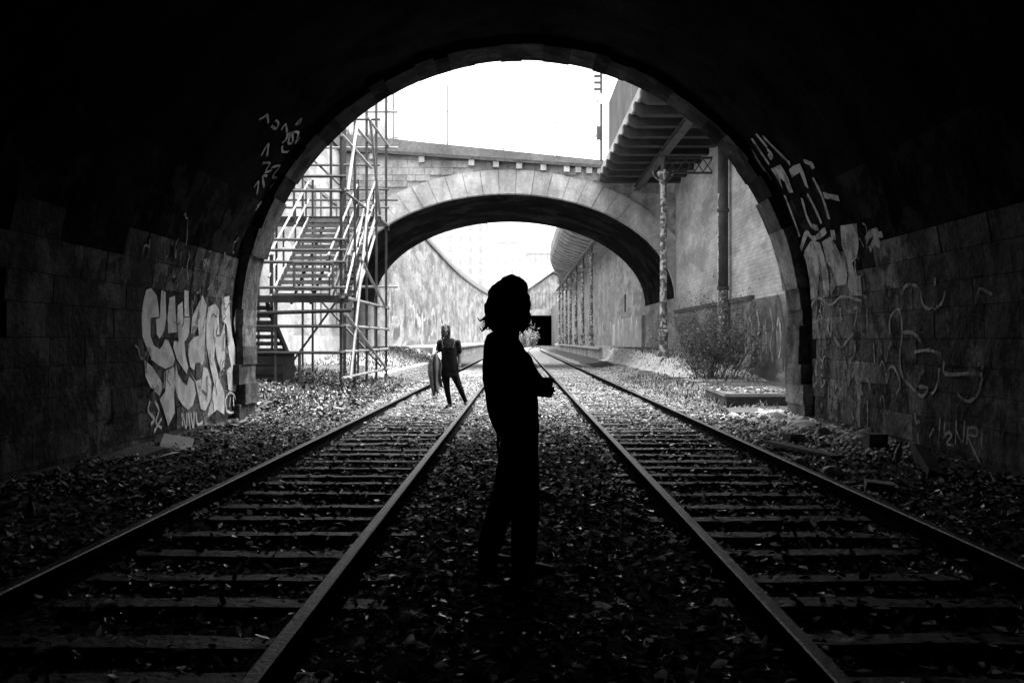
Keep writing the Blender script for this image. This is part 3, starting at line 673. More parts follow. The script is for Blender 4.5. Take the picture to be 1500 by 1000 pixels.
# downpipe
t = thing('downpipe', 'thick iron pipe with peeling pale paint on the right brick wall', 'pipe', (6.85, 33.4, 0))
q = MB(); q.tube([(6.85, 33.4, 3.05), (6.85, 33.4, 8.24)], .17, 14); q.build('upper_pipe', 'iron', t, True)
q = MB(); q.tube([(6.85, 33.4, .2), (6.85, 33.4, 3.05)], .172, 14); q.build('lower_pipe', 'column_paint', t, True)
for z in (3.0, 5.6): q = MB(); q.tube([(6.85, 33.4, z), (6.85, 33.4, z+.12)], .2, 14); q.build('pipe_collar', 'iron', t, True)
q = MB()   # ragged strip of pale paint up the left side of the pipe
rows = 70
for i in range(rows):
    z0 = 1.2+i*.075; a0 = math.pi*1.03; wdt = .55+.45*noise.noise(Vector((z0*3, 1, 0)))+.25*noise.noise(Vector((z0*9, 7, 0)))
    if z0 > 6.2: continue
    p = [(6.85+.177*math.cos(a0-.5+wdt*c*1.2), 33.4+.177*math.sin(a0-.5+wdt*c*1.2)) for c in (0, .5, 1)]
    q.add([(x, y, z0) for x, y in p]+[(x, y, z0+.078) for x, y in p], [(0, 1, 4, 3), (1, 2, 5, 4)])
q.build('peeled_paint', 'paint', t, fix=False)
# letters sprayed down the pipe and on the wall behind
q = MB()
for zc, kind in ((2.95, 'C'), (2.55, 'C'), (2.15, 'O'), (1.75, 'S')):
    pts = []
    rng_ = {'C': np.linspace(.9, 5.4, 12), 'O': np.linspace(0, 6.28, 14), 'S': np.linspace(0, 1, 12)}[kind]
    for u in rng_:
        if kind == 'S': pts.append((.11*math.sin(u*9.4), .14-.28*u))
        else: pts.append((.11*math.cos(u), .14*math.sin(u)))
    for (a, c), (d, e) in zip(pts[:-1], pts[1:]):
        f = lambda u, v: (6.85+.186*math.sin(u/.186), 33.4-.186*math.cos(u/.186), zc+v)
        q.add([f(a, c-.02), f(d, e-.02), f(d, e+.02), f(a, c+.02)], [(0, 1, 2, 3)])
q.build('sprayed_letters', 'iron', t, fix=False)
# far canopy
t = thing('platform_canopy', 'curved concrete canopy carried by the row of iron columns beyond the bridge', 'canopy', (5.3, 100, 8))
def cx(y): return 3.05+sstep(95, 141, y)*2.3
Y = [57, 65, 75, 85, 95, 103, 110, 117, 123, 128, 132, 136, 139, 141]
q = MB(); q.rings([[(5.6, y, 8.38), (cx(y)+.7, y, 8.95), (cx(y)+.15, y, 9.35), (cx(y), y, 9.6), (cx(y), y, 10.5), (7.08, y, 10.5), (7.08, y, 8.38)] for y in Y]); q.build('canopy_shell', 'canopy', t, False)
for y in np.arange(58, 134, 2.4):
    q = MB(); c = cx(y+.1); q.prism_y([(5.6, 8.3), (c+.7, 8.86), (c+.12, 9.28), (c+.2, 9.4), (c+.75, 9.0), (5.6, 8.42)], y, y+.22); q.build('rib', 'canopy', t)
q = MB(); q.box(5.15, 5.45, 57, 139, 8.2, 8.37); q.build('long_beam', 'iron', t)

# ------------------------------------------------------------ far end of the cutting
t = thing('gabled_shed', 'far gabled shed over a dark square tunnel opening', 'building', (6, 230, 0))
q = MB(); q.box(1.2, 2.9, 230, 234, -.3, 12.4); q.box(9.0, 14, 230, 234, -.3, 12.4); q.box(2.9, 9.0, 230, 234, 7.2, 12.4); q.build('wall', 'stone', t)
box('lintel', 'concrete', t, 2.0, 10, 229.8, 230.02, 7.15, 8.6)
q = MB(); q.prism_y([(1.6, 12.4), (14, 12.4), (8, 16.8)], 230, 250); q.build('gable', 'stone', t)
for x0, z0, x1, z1 in ((1.2, 12.2, 8, 17.1), (8, 17.1, 14.4, 12.2)):
    q = MB(); q.hexa([(x0, 229.5, z0), (x1, 229.5, z1), (x1, 250, z1), (x0, 250, z0), (x0, 229.5, z0+.3), (x1, 229.5, z1+.3), (x1, 250, z1+.3), (x0, 250, z0+.3)]); q.build('roof', 'slab_dark', t)
for k in range(8): box('batten', 'cornice', t, 3+k*.8, 3.12+k*.8, 229.93, 230.01, 8.62, 12.3)
q = MB(); q.add([(2.9, 234, -.3), (9, 234, -.3), (9, 234, 7.2), (2.9, 234, 7.2), (2.9, 272, -.3), (9, 272, -.3), (9, 272, 7.2), (2.9, 272, 7.2)], [(4, 5, 6, 7), (0, 4, 7, 3), (1, 2, 6, 5), (3, 7, 6, 2)]); q.build('tunnel_lining', 'soot', t, fix=False)
def building(name, lab, x0, x1, y0, y1, z1, m, cols, rows, zb=9.3, extra=None, dz=None):
    t = thing(name, lab, 'building', ((x0+x1)/2, y0, 8.9), 'buildings above the cutting')
    box('wall', m, t, x0, x1, y0, y1, 8.7, z1)
    r = box('roof', 'facade_grey', t, x0-.25, x1+.25, y0-.25, y1+.25, z1, z1+.5)
    for k in range(2): box('chimney', m, r, x0+(x1-x0)*(.25+.45*k), x0+(x1-x0)*(.25+.45*k)+1.2, y0+2, y0+3.4, z1+.5, z1+2.2)
    wd, hd = (x1-x0)/cols, (z1-zb)/rows
    for i in range(cols):
        for j in range(rows):
            a, c = x0+(i+.5)*wd, zb+(j+.5)*hd
            o = box('window', 'facade', t, a-wd*.24, a+wd*.24, y0-.08, y0-.003, c-hd*.33, c+hd*.33)
            box('pane', 'window', o, a-wd*.18, a+wd*.18, y0-.1, y0-.083, c-hd*.28, c+hd*.28)
    return t
building('apartment_block', 'tall pale apartment block with rows of windows, left beyond the bridge', -26, -8.3, 250, 262, 31, 'facade', 7, 8)
building('house', 'pale hazy house standing between the apartment block and the shed', -8.0, 1.5, 322, 335, 33, 'facade', 4, 6)
building('house', 'low pale house with chimneys above the far shed roof', 2.5, 9.5, 300, 315, 27.5, 'facade_grey', 4, 5)
building('house', 'white house partly hidden by the scaffold top, left above the bridge', -22, -8.75, 72, 84, 25.5, 'facade', 5, 4, 10.5)

# ------------------------------------------------------------ scaffold stair tower
sc = thing('scaffold_stairs', 'steel tube scaffold tower with wooden stairs left of the tracks', 'scaffold', (-5.6, 26, 0))
YS = [22.7, 24.6, 26.5, 28.3, 30.4]; XR, XL = -4.05, -7.4
def tb(nm, a, c, r=.028, m='galv'): q = MB(); q.tube([a, c], r*1.3, 7); return q.build(nm, m, sc)
for y, h in zip(YS, (6.0, 7.0, 7.6, 9.4, 10.2)):
    tb('upright', (XR, y, -.06), (XR, y, h)); tb('upright', (XL, y, .1), (XL, y, min(h, 8)))
    box('base_plate', 'iron', sc, XR-.09, XR+.09, y-.09, y+.09, -.07, -.04+.02)
for x, y, h in ((-5.55, 22.7, 2.2), (-6.02, 24.3, 3.4), (-5.3, 30.4, 9), (-6.6, 30.4, 9), (-5.0, 28.5, 2.2), (-5.9, 28.5, 5.9), (-4.6, 28.5, 5.9)): tb('upright', (x, y, .05), (x, y, h), .026)
for z in (1.03, 1.63, 2.51, 3.09, 3.36, 3.6, 4.71, 5.04): tb('ledger', (XL-.2, 22.65, z), (XR+.12, 22.65, z))
tb('ledger', (-6.1, 22.58, 1.92), (XR+.25, 22.58, 1.99), .035, 'timber_dark')
for z in (.45, 1.05, 1.65, 2.3): tb('ledger', (XR+.05, 22.6, z), (XR+.05, 30.6, z), .028, 'galv_pale')
tb('ledger', (XR+.05, 22.6, 4.72), (XR+.05, 26.8, 4.76)); tb('ledger', (XR+.05, 22.5, 5.95), (XR+.05, 27, 5.98), .028, 'galv_pale')
tb('ledger', (XR+.05, 24.4, 6.55), (XR+.05, 27, 6.6), .028, 'galv_pale'); tb('ledger', (XR+.05, 26.3, 7.2), (XR+.05, 30.8, 7.28), .028, 'galv_pale')
for z in (2.95, 5.6, 7.2, 8.3): tb('ledger', (XL-.1, 30.45, z), (XR+.35, 30.45, z), .028, 'galv_pale' if z != 5.6 else 'galv')
for x_ in (-5.0, -6.4): tb('upright', (x_, 22.7, .1), (x_, 22.7, 1.0)); tb('upright', (x_, 28.35, 4.8), (x_, 28.35, 8.4)); tb('upright', (x_, 26.5, 4.6), (x_, 26.5, 7.4))
for z in (5.35, 5.9): tb('ledger', (XL, 30.3, z), (XR+.1, 30.3, z))
tb('brace', (-7.3, 22.8, 2.4), (-5.6, 22.8, 5.0)); tb('brace', (-7.3, 28.4, 7.8), (-4.2, 28.4, 4.9)); tb('brace', (-7.2, 30.5, .3), (-5.3, 30.5, 2.9)); tb('brace', (-4.2, 30.5, .5), (-6.4, 30.5, 2.9))
for z in (6.3, 7.6): tb('ledger', (XL, 28.35, z), (XR+.1, 28.35, z))
for a, c in (((22.7, 1.92), (29.6, .5)), ((24.9, 3.35), (29.6, 2.3)), ((23.4, .4), (25.3, 3.45)), ((24.35, 6.6), (23.05, 4.78)), ((25.3, 3.45), (26.2, 5.0)), ((26.5, 7.2), (28.4, 4.9))):
    tb('brace', (XR+.09, a[0], a[1]), (XR+.09, c[0], c[1]), .03, 'galv_pale')
for k in range(6): box('plank', 'timber', sc, XL, XR+.1, 22.72+k*.25, 22.72+k*.25+.24, 2.26, 2.31+U(-.006, .006))
box('edge_beam', 'timber_dark', sc, XL-.1, XR+.16, 22.66, 22.715, 2.17, 2.33)
for k in range(7): box('plank', 'timber', sc, XL, XR+.1, 28.6+k*.26, 28.6+k*.26+.25, 4.78, 4.83+U(-.006, .006))
box('edge_beam', 'timber_dark', sc, XL-.1, XR+.1, 28.5, 28.58, 4.7, 4.86)
def flight(x0, x1, ya, za, yb, zb, n, m='timber'):
    for k in range(n):
        f = (k+.5)/n; y = ya+(yb-ya)*f; z = za+(zb-za)*f
        q = MB(); s = 1 if yb > ya else -1
        q.box(x0+.04, x1-.04, *sorted((y-.13*s, y+.13*s)), z-.02, z+.03); q.box(x0+.04, x1-.04, *sorted((y-.13*s, y-.10*s)), z-.075, z-.021); q.build('tread', m, sc)
def stringer(x, ya, za, yb, zb, h=.22, m='galv_pale', w=.045):
    q = MB(); q.prism_x([(ya, za-h), (yb, zb-h), (yb, zb+.06), (ya, za+.06)], x-w/2, x+w/2); q.build('stringer', m, sc)
flight(-6.03, -4.6, 24.2, 2.34, 28.6, 4.83, 14); flight(-4.56, -4.12, 24.5, 2.2, 28.6, 4.7, 14, 'slab_dark')
stringer(-6.03, 24.2, 2.34, 28.6, 4.83, .2); stringer(-4.58, 24.3, 2.34, 28.6, 4.83, .1, 'galv', .03); 
for dz in (-.22, .22): tb('stringer', (-4.1, 24.6, 2.3+dz), (-4.1, 28.7, 4.75+dz), .032, 'galv_pale')
for x in (-5.55, -5.08): tb('bearer', (x, 24.3, 2.22), (x, 28.6, 4.7), .03, 'timber_dark')
flight(-7.35, -6.08, 27.4, .3, 23.9, 2.2, 11); stringer(-6.06, 27.4, .3, 23.9, 2.24, .16, 'timber_dark'); stringer(-7.36, 27.4, .3, 23.9, 2.24, .16, 'timber_dark')
for x in (-6.06, -4.62, -4.14):
    for dz in (.5, 1.02): tb('handrail', (x, 24.1, 2.34+dz), (x, 28.7, 4.86+dz), .022, 'galv_pale')
    for k in range(4): y = 24.3+k*1.35; z = 2.34+(y-24.2)*.566; tb('handrail_post', (x, y, z), (x, y, z+1.02), .02)
tb('handrail', (-4.06, 23.3, 2.4), (-4.06, 26.3, 4.9), .022, 'galv_pale')
for a in (((-5.1, 2.5), (-5.1, 3.07)), ((-4.22, 2.5), (-4.22, 3.07)), ((-5.1, 3.07), (-4.22, 3.07)), ((-5.1, 2.5), (-4.22, 2.5))): tb('gate_frame', (a[0][0], 22.6, a[0][1]), (a[1][0], 22.6, a[1][1]), .026, 'iron')
for y in YS:
    for z in (1.05, 1.65, 2.3, 4.72): box('coupler', 'iron', sc, XR-.045, XR+.085, y-.05, y+.05, z-.05, z+.05)
t = thing('timber_box', 'dark boarded box under the scaffold stairs', 'box', (-6.2, 23.2, .05))
box('body', 'timber_dark', t, -7.1, -5.45, 23.0, 24.2, .02, .98)
for k in range(4): box('board', 'timber_dark', t, -7.12, -5.43, 22.965, 22.998, .04+k*.235, .25+k*.235)
box('lid', 'timber_dark', t, -7.15, -5.4, 22.95, 24.25, .985, 1.02)
# concrete steps at the mouth
t = thing('concrete_block', 'pale flat-topped concrete block beside the right track outside the mouth', 'block', (4.5, 20, 0))
q = MB(); q.hexa([(3.95, 18.95, -.15), (5.5, 18.85, -.15), (5.6, 22, -.15), (4.12, 22, -.15), (3.95, 18.95, .24), (5.5, 18.85, .245), (5.6, 22, .25), (4.12, 22, .25)]); q.build('base', 'slab_dark', t)
q = MB(); q.hexa([(3.9, 18.9, .24), (5.5, 18.8, .245), (5.6, 22.05, .25), (4.08, 22.05, .25), (3.93, 18.92, .29), (5.5, 18.83, .295), (5.6, 22.02, .3), (4.1, 22.02, .3)]); q.build('top_slab', 'slab_mid', t)
q = MB(); q.hexa([(3.55, 16.75, -.08), (4.25, 16.65, -.08), (4.25, 17.7, -.08), (3.7, 17.8, -.08), (3.55, 16.75, .09), (4.25, 16.65, .12), (4.25, 17.7, .12), (3.7, 17.8, .1)])
tag(q.build('stone_slab', 'slab_mid'), 'small loose slab lying in front of the pale concrete block', 'slab')

# ------------------------------------------------------------ people
def skin(name, mb, m, parent, voxel, it=4, disp=0., dscale=.15):
    me = mb.mesh(name, m, False, True); o = link(name, me, parent, (0, 0, 0))
    r = o.modifiers.new('remesh', 'REMESH'); r.mode = 'VOXEL'; r.voxel_size = voxel; r.use_smooth_shade = True
    s = o.modifiers.new('smooth', 'SMOOTH'); s.factor = .5; s.iterations = it
    if disp:
        tx_ = bpy.data.textures.new(name+'_folds', 'CLOUDS'); tx_.noise_scale = dscale; tx_.noise_depth = 3
        d = o.modifiers.new('folds', 'DISPLACE'); d.texture = tx_; d.strength = disp; d.texture_coords = 'GLOBAL'; d.mid_level = .5
    return o
def oval(cx_, cy_, z, rx, ry, n=20, p=2.4):
    r = []
    for k in range(n):
        a = 2*math.pi*k/n; c, s = math.cos(a), math.sin(a)
        r.append((cx_+rx*math.copysign(abs(c)**(2/p), c), cy_+ry*math.copysign(abs(s)**(2/p), s), z))
    return r
def hand(mb, wrist, direc, palm_n, spread_v, s=1., curl=.5):
    w = Vector(wrist); d = Vector(direc).normalized(); v = Vector(spread_v).normalized(); n = Vector(palm_n).normalized()
    mb.chain([w, w+d*.045*s], [.026*s, .03*s], 10)
    for k, L in enumerate((.068, .078, .072, .056)):
        base = w+d*.04*s+v*(.030-.020*k)*s; f = .02*s
        mb.capsule(w+d*.02*s+v*(.02-.013*k)*s, .015*s, base+d*.035*s, .011*s, 8)
        a = base+d*.04*s; dd = (d+n*curl*.6).normalized(); e = a+dd*L*.5*s; d2 = (d+n*curl*1.7).normalized(); g = e+d2*L*.45*s
        mb.chain([a, e, g], [.0095*s, .0085*s, .007*s], 8)
    b0 = w+d*.012*s+v*.024*s; b1 = b0+(d*.5+v*.75+n*.2).normalized()*.035*s; b2 = b1+(d*.85+v*.3+n*.25).normalized()*.034*s
    mb.chain([b0, b1, b2], [.014*s, .011*s, .008*s], 8)

# near figure, in profile, facing right
def near_person():
    p = thing('person', 'person in dark jacket standing in silhouette between the tracks', 'person', (-.035, 5.66, -.02))
    B = MB()
    B.ell((0, 0, 1.565), (.09, .078, .105)); B.chain([(.005, .005, 1.53), (.05, .03, 1.475)], [.07, .035])
    B.ell((.062, .035, 1.535), (.03, .045, .05)); B.chain([(.078, .052, 1.545), (.093, .064, 1.52)], [.008, .012])
    B.chain([(.065, .046, 1.492), (.078, .055, 1.492)], [.014, .012]); B.ell((-.01, -.075, 1.54), (.02, .01, .03)); B.ell((-.01, .075, 1.54), (.02, .01, .03))
    for e in (-.028, .03): B.ell((.075+.0*e, .05+e, 1.555), (.014, .014, .009))
    B.chain([(-.005, 0, 1.49), (-.03, 0, 1.34)], [.052, .06])
    B.rings([oval(-.03, 0, 1.36, .05, .1), oval(-.03, 0, 1.30, .08, .165), oval(-.01, 0, 1.15, .1, .155), oval(.0, 0, 1.0, .09, .13), oval(.02, 0, .88, .1, .155), oval(.03, 0, .78, .09, .15)])
    near = [(-.05, -.18, 1.29), (-.005, -.235, 1.04), (.1, -.09, 1.05)]; far = [(-.04, .18, 1.29), (.02, .23, 1.07), (.1, .05, 1.075)]
    for a in (near, far): B.chain(a, [.05, .042, .03])
    hand(B, (.1, -.085, 1.045), (1, .25, -.08), (-.1, .5, -.5), (.1, .2, 1), .95, .12)
    hand(B, (.1, .05, 1.07), (1, -.2, .1), (-.2, -.5, -.6), (.1, -.2, 1), .92, .1)
    B.chain([(.03, .08, .8), (-.045, .1, .46), (-.15, .12, .09)], [.085, .055, .042]); B.chain([(.05, -.08, .8), (.078, -.085, .46), (.06, -.085, .09)], [.085, .055, .042])
    skin('body', B, 'skin', p, .0055, 2)
    J = MB()
    pr = [(1.385, 724, 752, .07), (1.35, 713, 757, .135), (1.305, 709, 764, .185), (1.25, 707, 770, .2), (1.18, 706, 776, .205), (1.10, 706, 781, .205), (1.02, 709, 786, .2), (.94, 712, 788, .195), (.87, 717, 789, .19), (.81, 723, 789, .185), (.785, 727, 788, .18)]
    J.rings([oval(((a+c)/2-750)*.00388, 0, z, (c-a)/2*.00388, d) for z, a, c, d in pr])
    J.chain([(-.05, -.155, 1.29), (-.01, -.215, 1.05), (.1, -.1, 1.045)], [.075, .08, .05]); J.chain([(-.045, .155, 1.29), (.02, .205, 1.075), (.1, .055, 1.08)], [.075, .08, .05])
    J.chain([(.055, -.06, 1.22), (.085, -.08, 1.13), (.12, -.06, 1.075)], [.05, .06, .05])
    J.chain([(.085, -.05, 1.155), (.125, -.045, 1.11), (.165, -.04, 1.065)], [.045, .042, .034])
    J.capsule((-.02, 0, 1.36), .062, (-.01, 0, 1.405), .06)
    skin('jacket', J, 'cloth_black', p, .009, 5, .018, .12)
    T = MB()
    T.rings([oval(.04, 0, .84, .11, .17), oval(.04, 0, .74, .108, .172), oval(.038, 0, .66, .1, .165)])
    T.chain([(.03, .08, .75), (-.035, .1, .46), (-.14, .12, .12)], [.1, .078, .072]); T.chain([(.045, -.08, .75), (.075, -.085, .46), (.06, -.085, .1)], [.1, .08, .074])
    skin('trousers', T, 'cloth_black', p, .009, 5, .014, .1)
    for x, y, a in ((-.165, .12, .05), (.05, -.085, -.12)):
        S = MB(); S.chain([(x, y, .05), (x+.09, y+.09*math.tan(a), .04), (x+.17, y+.17*math.tan(a), .032)], [.045, .042, .034]); S.box(x-.04, x+.19, y-.035+min(0, .1*math.tan(a)), y+.035+max(0, .1*math.tan(a)), .0, .03)
        skin('shoe', S, 'leather', p, .007, 3)
    H = MB()
    H.ell((-.005, 0, 1.592), (.1, .098, .1)); H.ell((-.045, 0, 1.57), (.098, .1, .1)); H.ell((-.062, 0, 1.5), (.1, .105, .1)); H.ell((-.07, 0, 1.44), (.09, .11, .07))
    for s in (-1, 1): H.chain([(.035, .075*s, 1.6), (.062, .085*s, 1.52), (.07, .085*s, 1.44)], [.045, .042, .03])
    H.ell((.025, -.07, 1.47), (.06, .04, .06)); H.ell((.03, .05, 1.47), (.05, .04, .06))
    h = skin('hair', H, 'hair_black', p, .008, 2, .03, .05)
    ST = MB()
    for k in range(60):
        a = U(-1.5, 1.2); x0, y0, z0 = .02+.055*math.cos(a), .075*math.sin(a)-.02, U(1.46, 1.5); L = U(.06, .12); ph = U(0, 6.28)
        ST.tube([(x0+.012*math.sin(ph+i*1.2)*i/6-.03*(i/6)**2, y0+.01*math.cos(ph+i)*i/6, z0-L*i/6) for i in range(7)], [.007, .007, .006, .005, .004, .003, .001], 4)
    for k in range(240):
        a = U(.15, 2*math.pi-.15) if k % 4 else U(-.6, .6)          # around the head, 0 = face
        sx, sy = math.cos(a), math.sin(a); r = .1
        z = U(1.42, 1.56); x0, y0 = -.035+sx*.1, sy*.1; L = U(.06, .17); ph = U(0, 6.28); fl = U(.0, .05); am = U(.004, .014); pts = []
        if z-L < 1.37: L = z-1.37-U(0, .03)
        for i in range(8):
            t = i/7; pts.append((x0+sx*fl*t*t+am*math.sin(ph+t*9)*t, y0+sy*fl*t*t+am*math.cos(ph+t*8)*t, z-L*t+.014*max(0, t-.75)*4*U(0, 1)))
        ST.tube(pts, [.006, .006, .0055, .005, .0045, .0035, .0025, .001], 4)
    for k in range(26):        # loose curls along the ends
        a = U(0, 6.28); sx, sy = math.cos(a), math.sin(a); front = sx > .3
        x0, y0, z0 = (-.04+sx*.105) if not front else (.02+sx*.065), sy*.1, U(1.44, 1.52); L = U(.06, .11); ph = U(0, 6.28); fl = U(.01, .055) if not front else U(-.02, .025); cr = U(.005, .011)
        ST.tube([(x0+sx*fl*(i/9)**2+cr*math.sin(ph+i*.95)*min(1, i/3), y0+sy*fl*(i/9)**2+cr*math.cos(ph+i*.95)*min(1, i/3), z0-L*i/9+(.022*(i-7) if i > 7 and k % 2 else 0)) for i in range(10)], [.012, .012, .011, .011, .01, .009, .007, .005, .003, .001], 5)
    link('hair_locks', ST.mesh('hair_locks', 'hair_black', True), p, (0, 0, 0))
    Q = MB(); Q.tube([(-.075, -.05, .80), (-.085, -.06, .75), (-.08, -.06, .70), (-.09, -.06, .685)], [.012, .009, .008, .004], 6); link('strap', Q.mesh('strap', 'cloth_black'), p, (0, 0, 0))
    return p
near_person()

# far figure, facing the camera
def far_person():
    p = thing('person', 'person in dark pinafore dress and tights walking over the left track', 'person', (-1.355, 19.5, -.03))
    k = .002
    def q(x, y, d=0.): return ((x-285)*k, d, (905-y)*k+.02)
    B = MB()
    hx, hz = q(250, 150)[0], q(250, 150)[2]
    B.ell((hx, 0, hz+.01), (.075, .09, .105)); B.chain([(hx, -.02, hz-.02), (hx+.004, -.055, hz-.075)], [.06, .034]); B.chain([(hx+.004, -.09, hz+.01), (hx+.004, -.104, hz-.02)], [.009, .013])
    for e in (-.03, .035): B.ell((hx+e, -.075, hz+.012), (.013, .012, .008))
    B.ell((hx+.004, -.082, hz-.05), (.02, .01, .008))
    for e in (-.075, .078): B.ell((hx+e, 0, hz), (.01, .02, .03))
    B.chain([(hx, .01, hz-.06), q(262, 240, .015)], [.05, .06])
    B.rings([oval(q(272, 235)[0], .01, q(0, 235)[2], .09, .06), oval(q(275, 265)[0], .01, q(0, 265)[2], .155, .085), oval(q(278, 340)[0], 0, q(0, 340)[2], .155, .11), oval(q(283, 430)[0], 0, q(0, 430)[2], .145, .1), oval(q(286, 510)[0], 0, q(0, 510)[2], .165, .11), oval(q(286, 580)[0], 0, q(0, 580)[2], .155, .1)])
    B.chain([q(188, 268), q(170, 345, .03), q(150, 378, -.08)], [.05, .042, .03]); hand(B, q(150, 378, -.08), (-.2, -.5, -.6), (.3, .2, -.6), (1, 0, .1), .95, 1.1)
    B.chain([q(368, 268), q(378, 370, .03), q(384, 475, -.02)], [.05, .042, .028]); hand(B, q(384, 475, -.02), (.1, -.1, -1), (-1, -.1, 0), (0, -1, 0), .95, .5)
    skin('body', B, 'skin', p, .0065, 3)
    G = MB()
    G.chain([q(243, 570), q(262, 730, -.05), q(285, 870, .03)], [.085, .058, .04]); G.chain([q(330, 570), q(388, 715, -.03), q(440, 850, .08)], [.085, .058, .04])
    skin('tights', G, 'cloth_black', p, .007, 3)
    for a, c, y in ((285, 262, .03), (440, 452, .08)):
        S = MB(); z = q(0, 885)[2] if a == 285 else q(0, 868)[2]; x = (a-285)*k; x2 = (c-285)*k
        S.chain([(x, y+.02, z+.005), (x2, y-.13, z-.01)], [.042, .036]); S.capsule((x, y+.02, z+.01), .042, (x, y, z+.05), .043); skin('shoe', S, 'leather', p, .007, 3)
    T = MB()
    T.rings([oval(q(272, 228)[0], .01, q(0, 228)[2], .1, .075), oval(q(275, 262)[0], .01, q(0, 262)[2], .165, .095), oval(q(277, 330)[0], 0, q(0, 330)[2], .16, .115), oval(q(281, 400)[0], 0, q(0, 400)[2], .155, .115)])
    T.chain([q(190, 268), q(173, 340, .02)], [.06, .055]); T.chain([q(366, 268), q(377, 350, .02)], [.06, .055])
    skin('shirt', T, 'cloth_dark', p, .009, 3, .012, .1)
    D = MB()
    D.rings([oval(q(278, 312)[0], -.012, q(0, 312)[2], .13, .118), oval(q(281, 400)[0], -.005, q(0, 400)[2], .148, .122), oval(q(285, 500)[0], 0, q(0, 500)[2], .175, .135), oval(q(287, 600)[0], 0, q(0, 600)[2], .178, .14)])
    skin('pinafore_dress', D, 'cloth_black', p, .009, 3, .014, .1)
    for x0, x1 in ((215, 225), (335, 322)):
        S = MB(); S.tube([q(x1, 320, -.145), q(x0, 270, -.108), q(x0+4, 240, -.06), q(x0+4, 236, .02)], .010, 6); link('strap', S.mesh('strap', 'cloth_strap'), p, (0, 0, 0))
    H = MB(); H.ell((hx, .02, hz+.03), (.088, .1, .1)); H.ell((hx, .05, hz-.05), (.09, .07, .12))
    for s in (-1, 1): H.chain([(hx+.045*s, -.035, hz+.075), (hx+.066*s, -.04, hz-.02), (hx+.072*s, -.05, hz-.17)], [.034, .028, .016])
    skin('hair', H, 'hair_brown', p, .008, 2, .02, .04)
    c = thing('jacket', 'grey jacket hanging from the hand of the person walking on the track', 'jacket', p.location+Vector((-.27, -.14, .2)), None)
    J = MB(); o = Vector((-.27, -.14, .2)); NU, NV_ = 26, 22
    for v in range(NV_+1):           # a draped sheet gathered at the hand, folds opening towards a ragged hem
        t = v/NV_; w_ = .05+.21*min(1, t*3.2)**.6-.05*max(0, t-.35); cx_ = (150-285)*k-.022*math.sin(t*2.6)+.03*t*t
        for u in range(NU+1):
            f = u/NU; hem = .06*t*math.sin(f*7.3+.6)+.03*t*math.sin(f*17)
            J.v.append(tuple(Vector((cx_+w_*(f-.5)+.008*math.sin(t*9+f*5), -.16+.05*(.25+t)*math.sin(f*15+1.5*math.sin(t*3))-.05*math.sin(f*math.pi), (905-378)*k+.02-t*.70+hem))-o))
    J.f = [(v*(NU+1)+u, v*(NU+1)+u+1, (v+1)*(NU+1)+u+1, (v+1)*(NU+1)+u) for v in range(NV_) for u in range(NU)]; J.m = [0]*len(J.f)
    jc = link('jacket_cloth', J.mesh('jacket_cloth', 'cloth_grey', True), c, (0, 0, 0)); so = jc.modifiers.new('thickness', 'SOLIDIFY'); so.thickness = .012
    S = MB(); S.chain([Vector(q(112, 430, -.2))-o, Vector(q(104, 540, -.21))-o, Vector(q(122, 660, -.2))-o, Vector(q(140, 770, -.19))-o], [.04, .045, .04, .034])
    skin('sleeve', S, 'cloth_grey', c, .007, 2, .02, .05)
    return p
far_person()
HAZE = 0

# ------------------------------------------------------------ rubble, litter, plants
def rock_mesh(seed, name='rubble_stone', m='rubble', flat=.7):
    bm = bmesh.new(); bmesh.ops.create_icosphere(bm, subdivisions=2, radius=1)
    sc_ = [U(.7, 1.2), U(.6, 1.1), U(.45, .8)*flat/.7]
    pl = [(Vector((U(-1, 1), U(-1, 1), U(-1, 1))).normalized(), U(.32, .62)) for _ in range(9)]
    for v in bm.verts:
        for nrm, d in pl:
            e = v.co.dot(nrm)
            if e > d: v.co -= nrm*(e-d)
        v.co *= 1+.12*noise.noise(v.co*2+Vector((seed, 0, 0)))
        v.co = Vector((v.co.x*sc_[0], v.co.y*sc_[1], v.co.z*sc_[2]))
    me = bpy.data.meshes.new(name); bm.to_mesh(me); bm.free(); me.materials.append(MATS[m]); return me
RM = [rock_mesh(k*3.7) for k in range(9)]
for k in range(110):
    y = U(11.2, 16.9); xw = 4.35 if y < 16.2 else 4.2; x = xw-abs(random.gauss(0, .5))-.06
    if x < 2.95: x = U(3.0, 4.2)
    s = U(.04, .10) if k > 30 else U(.08, .17)
    o = link('rubble_stone', random.choice(RM), None, (x, y, ground_z(x, y)+s*.28)); o.scale = (s, s, s); o.rotation_euler = (U(-.3, .3), U(-.3, .3), U(0, 6.3))
    tag(o, 'pale broken stone in the rubble at the foot of the right tunnel wall', 'stone', 'rubble along the right wall')
for k in range(16):
    y = U(13, 17.5); x = -4.2+abs(random.gauss(0, .35)); s = U(.04, .1)
    o = link('rubble_stone', random.choice(RM), None, (x, y, ground_z(x, y)+s*.28)); o.scale = (s, s, s); o.rotation_euler = (U(-.3, .3), U(-.3, .3), U(0, 6.3))
    tag(o, 'grey stone lying at the foot of the left graffiti wall', 'stone', 'stones along the left wall')
def board(name, lab, cat, m, c, size, rot):
    q = MB(); a, d, e = [v/2 for v in size]; j = lambda: U(-.01, .01)
    q.hexa([(-a+j(), -d, -e), (a, -d+j(), -e), (a+j(), d, -e), (-a, d, -e), (-a, -d, e+j()), (a+j(), -d, e), (a, d+j(), e), (-a+j(), d, e)])
    o = q.build(name, m); o.location = c; o.rotation_euler = rot; return tag(o, lab, cat)
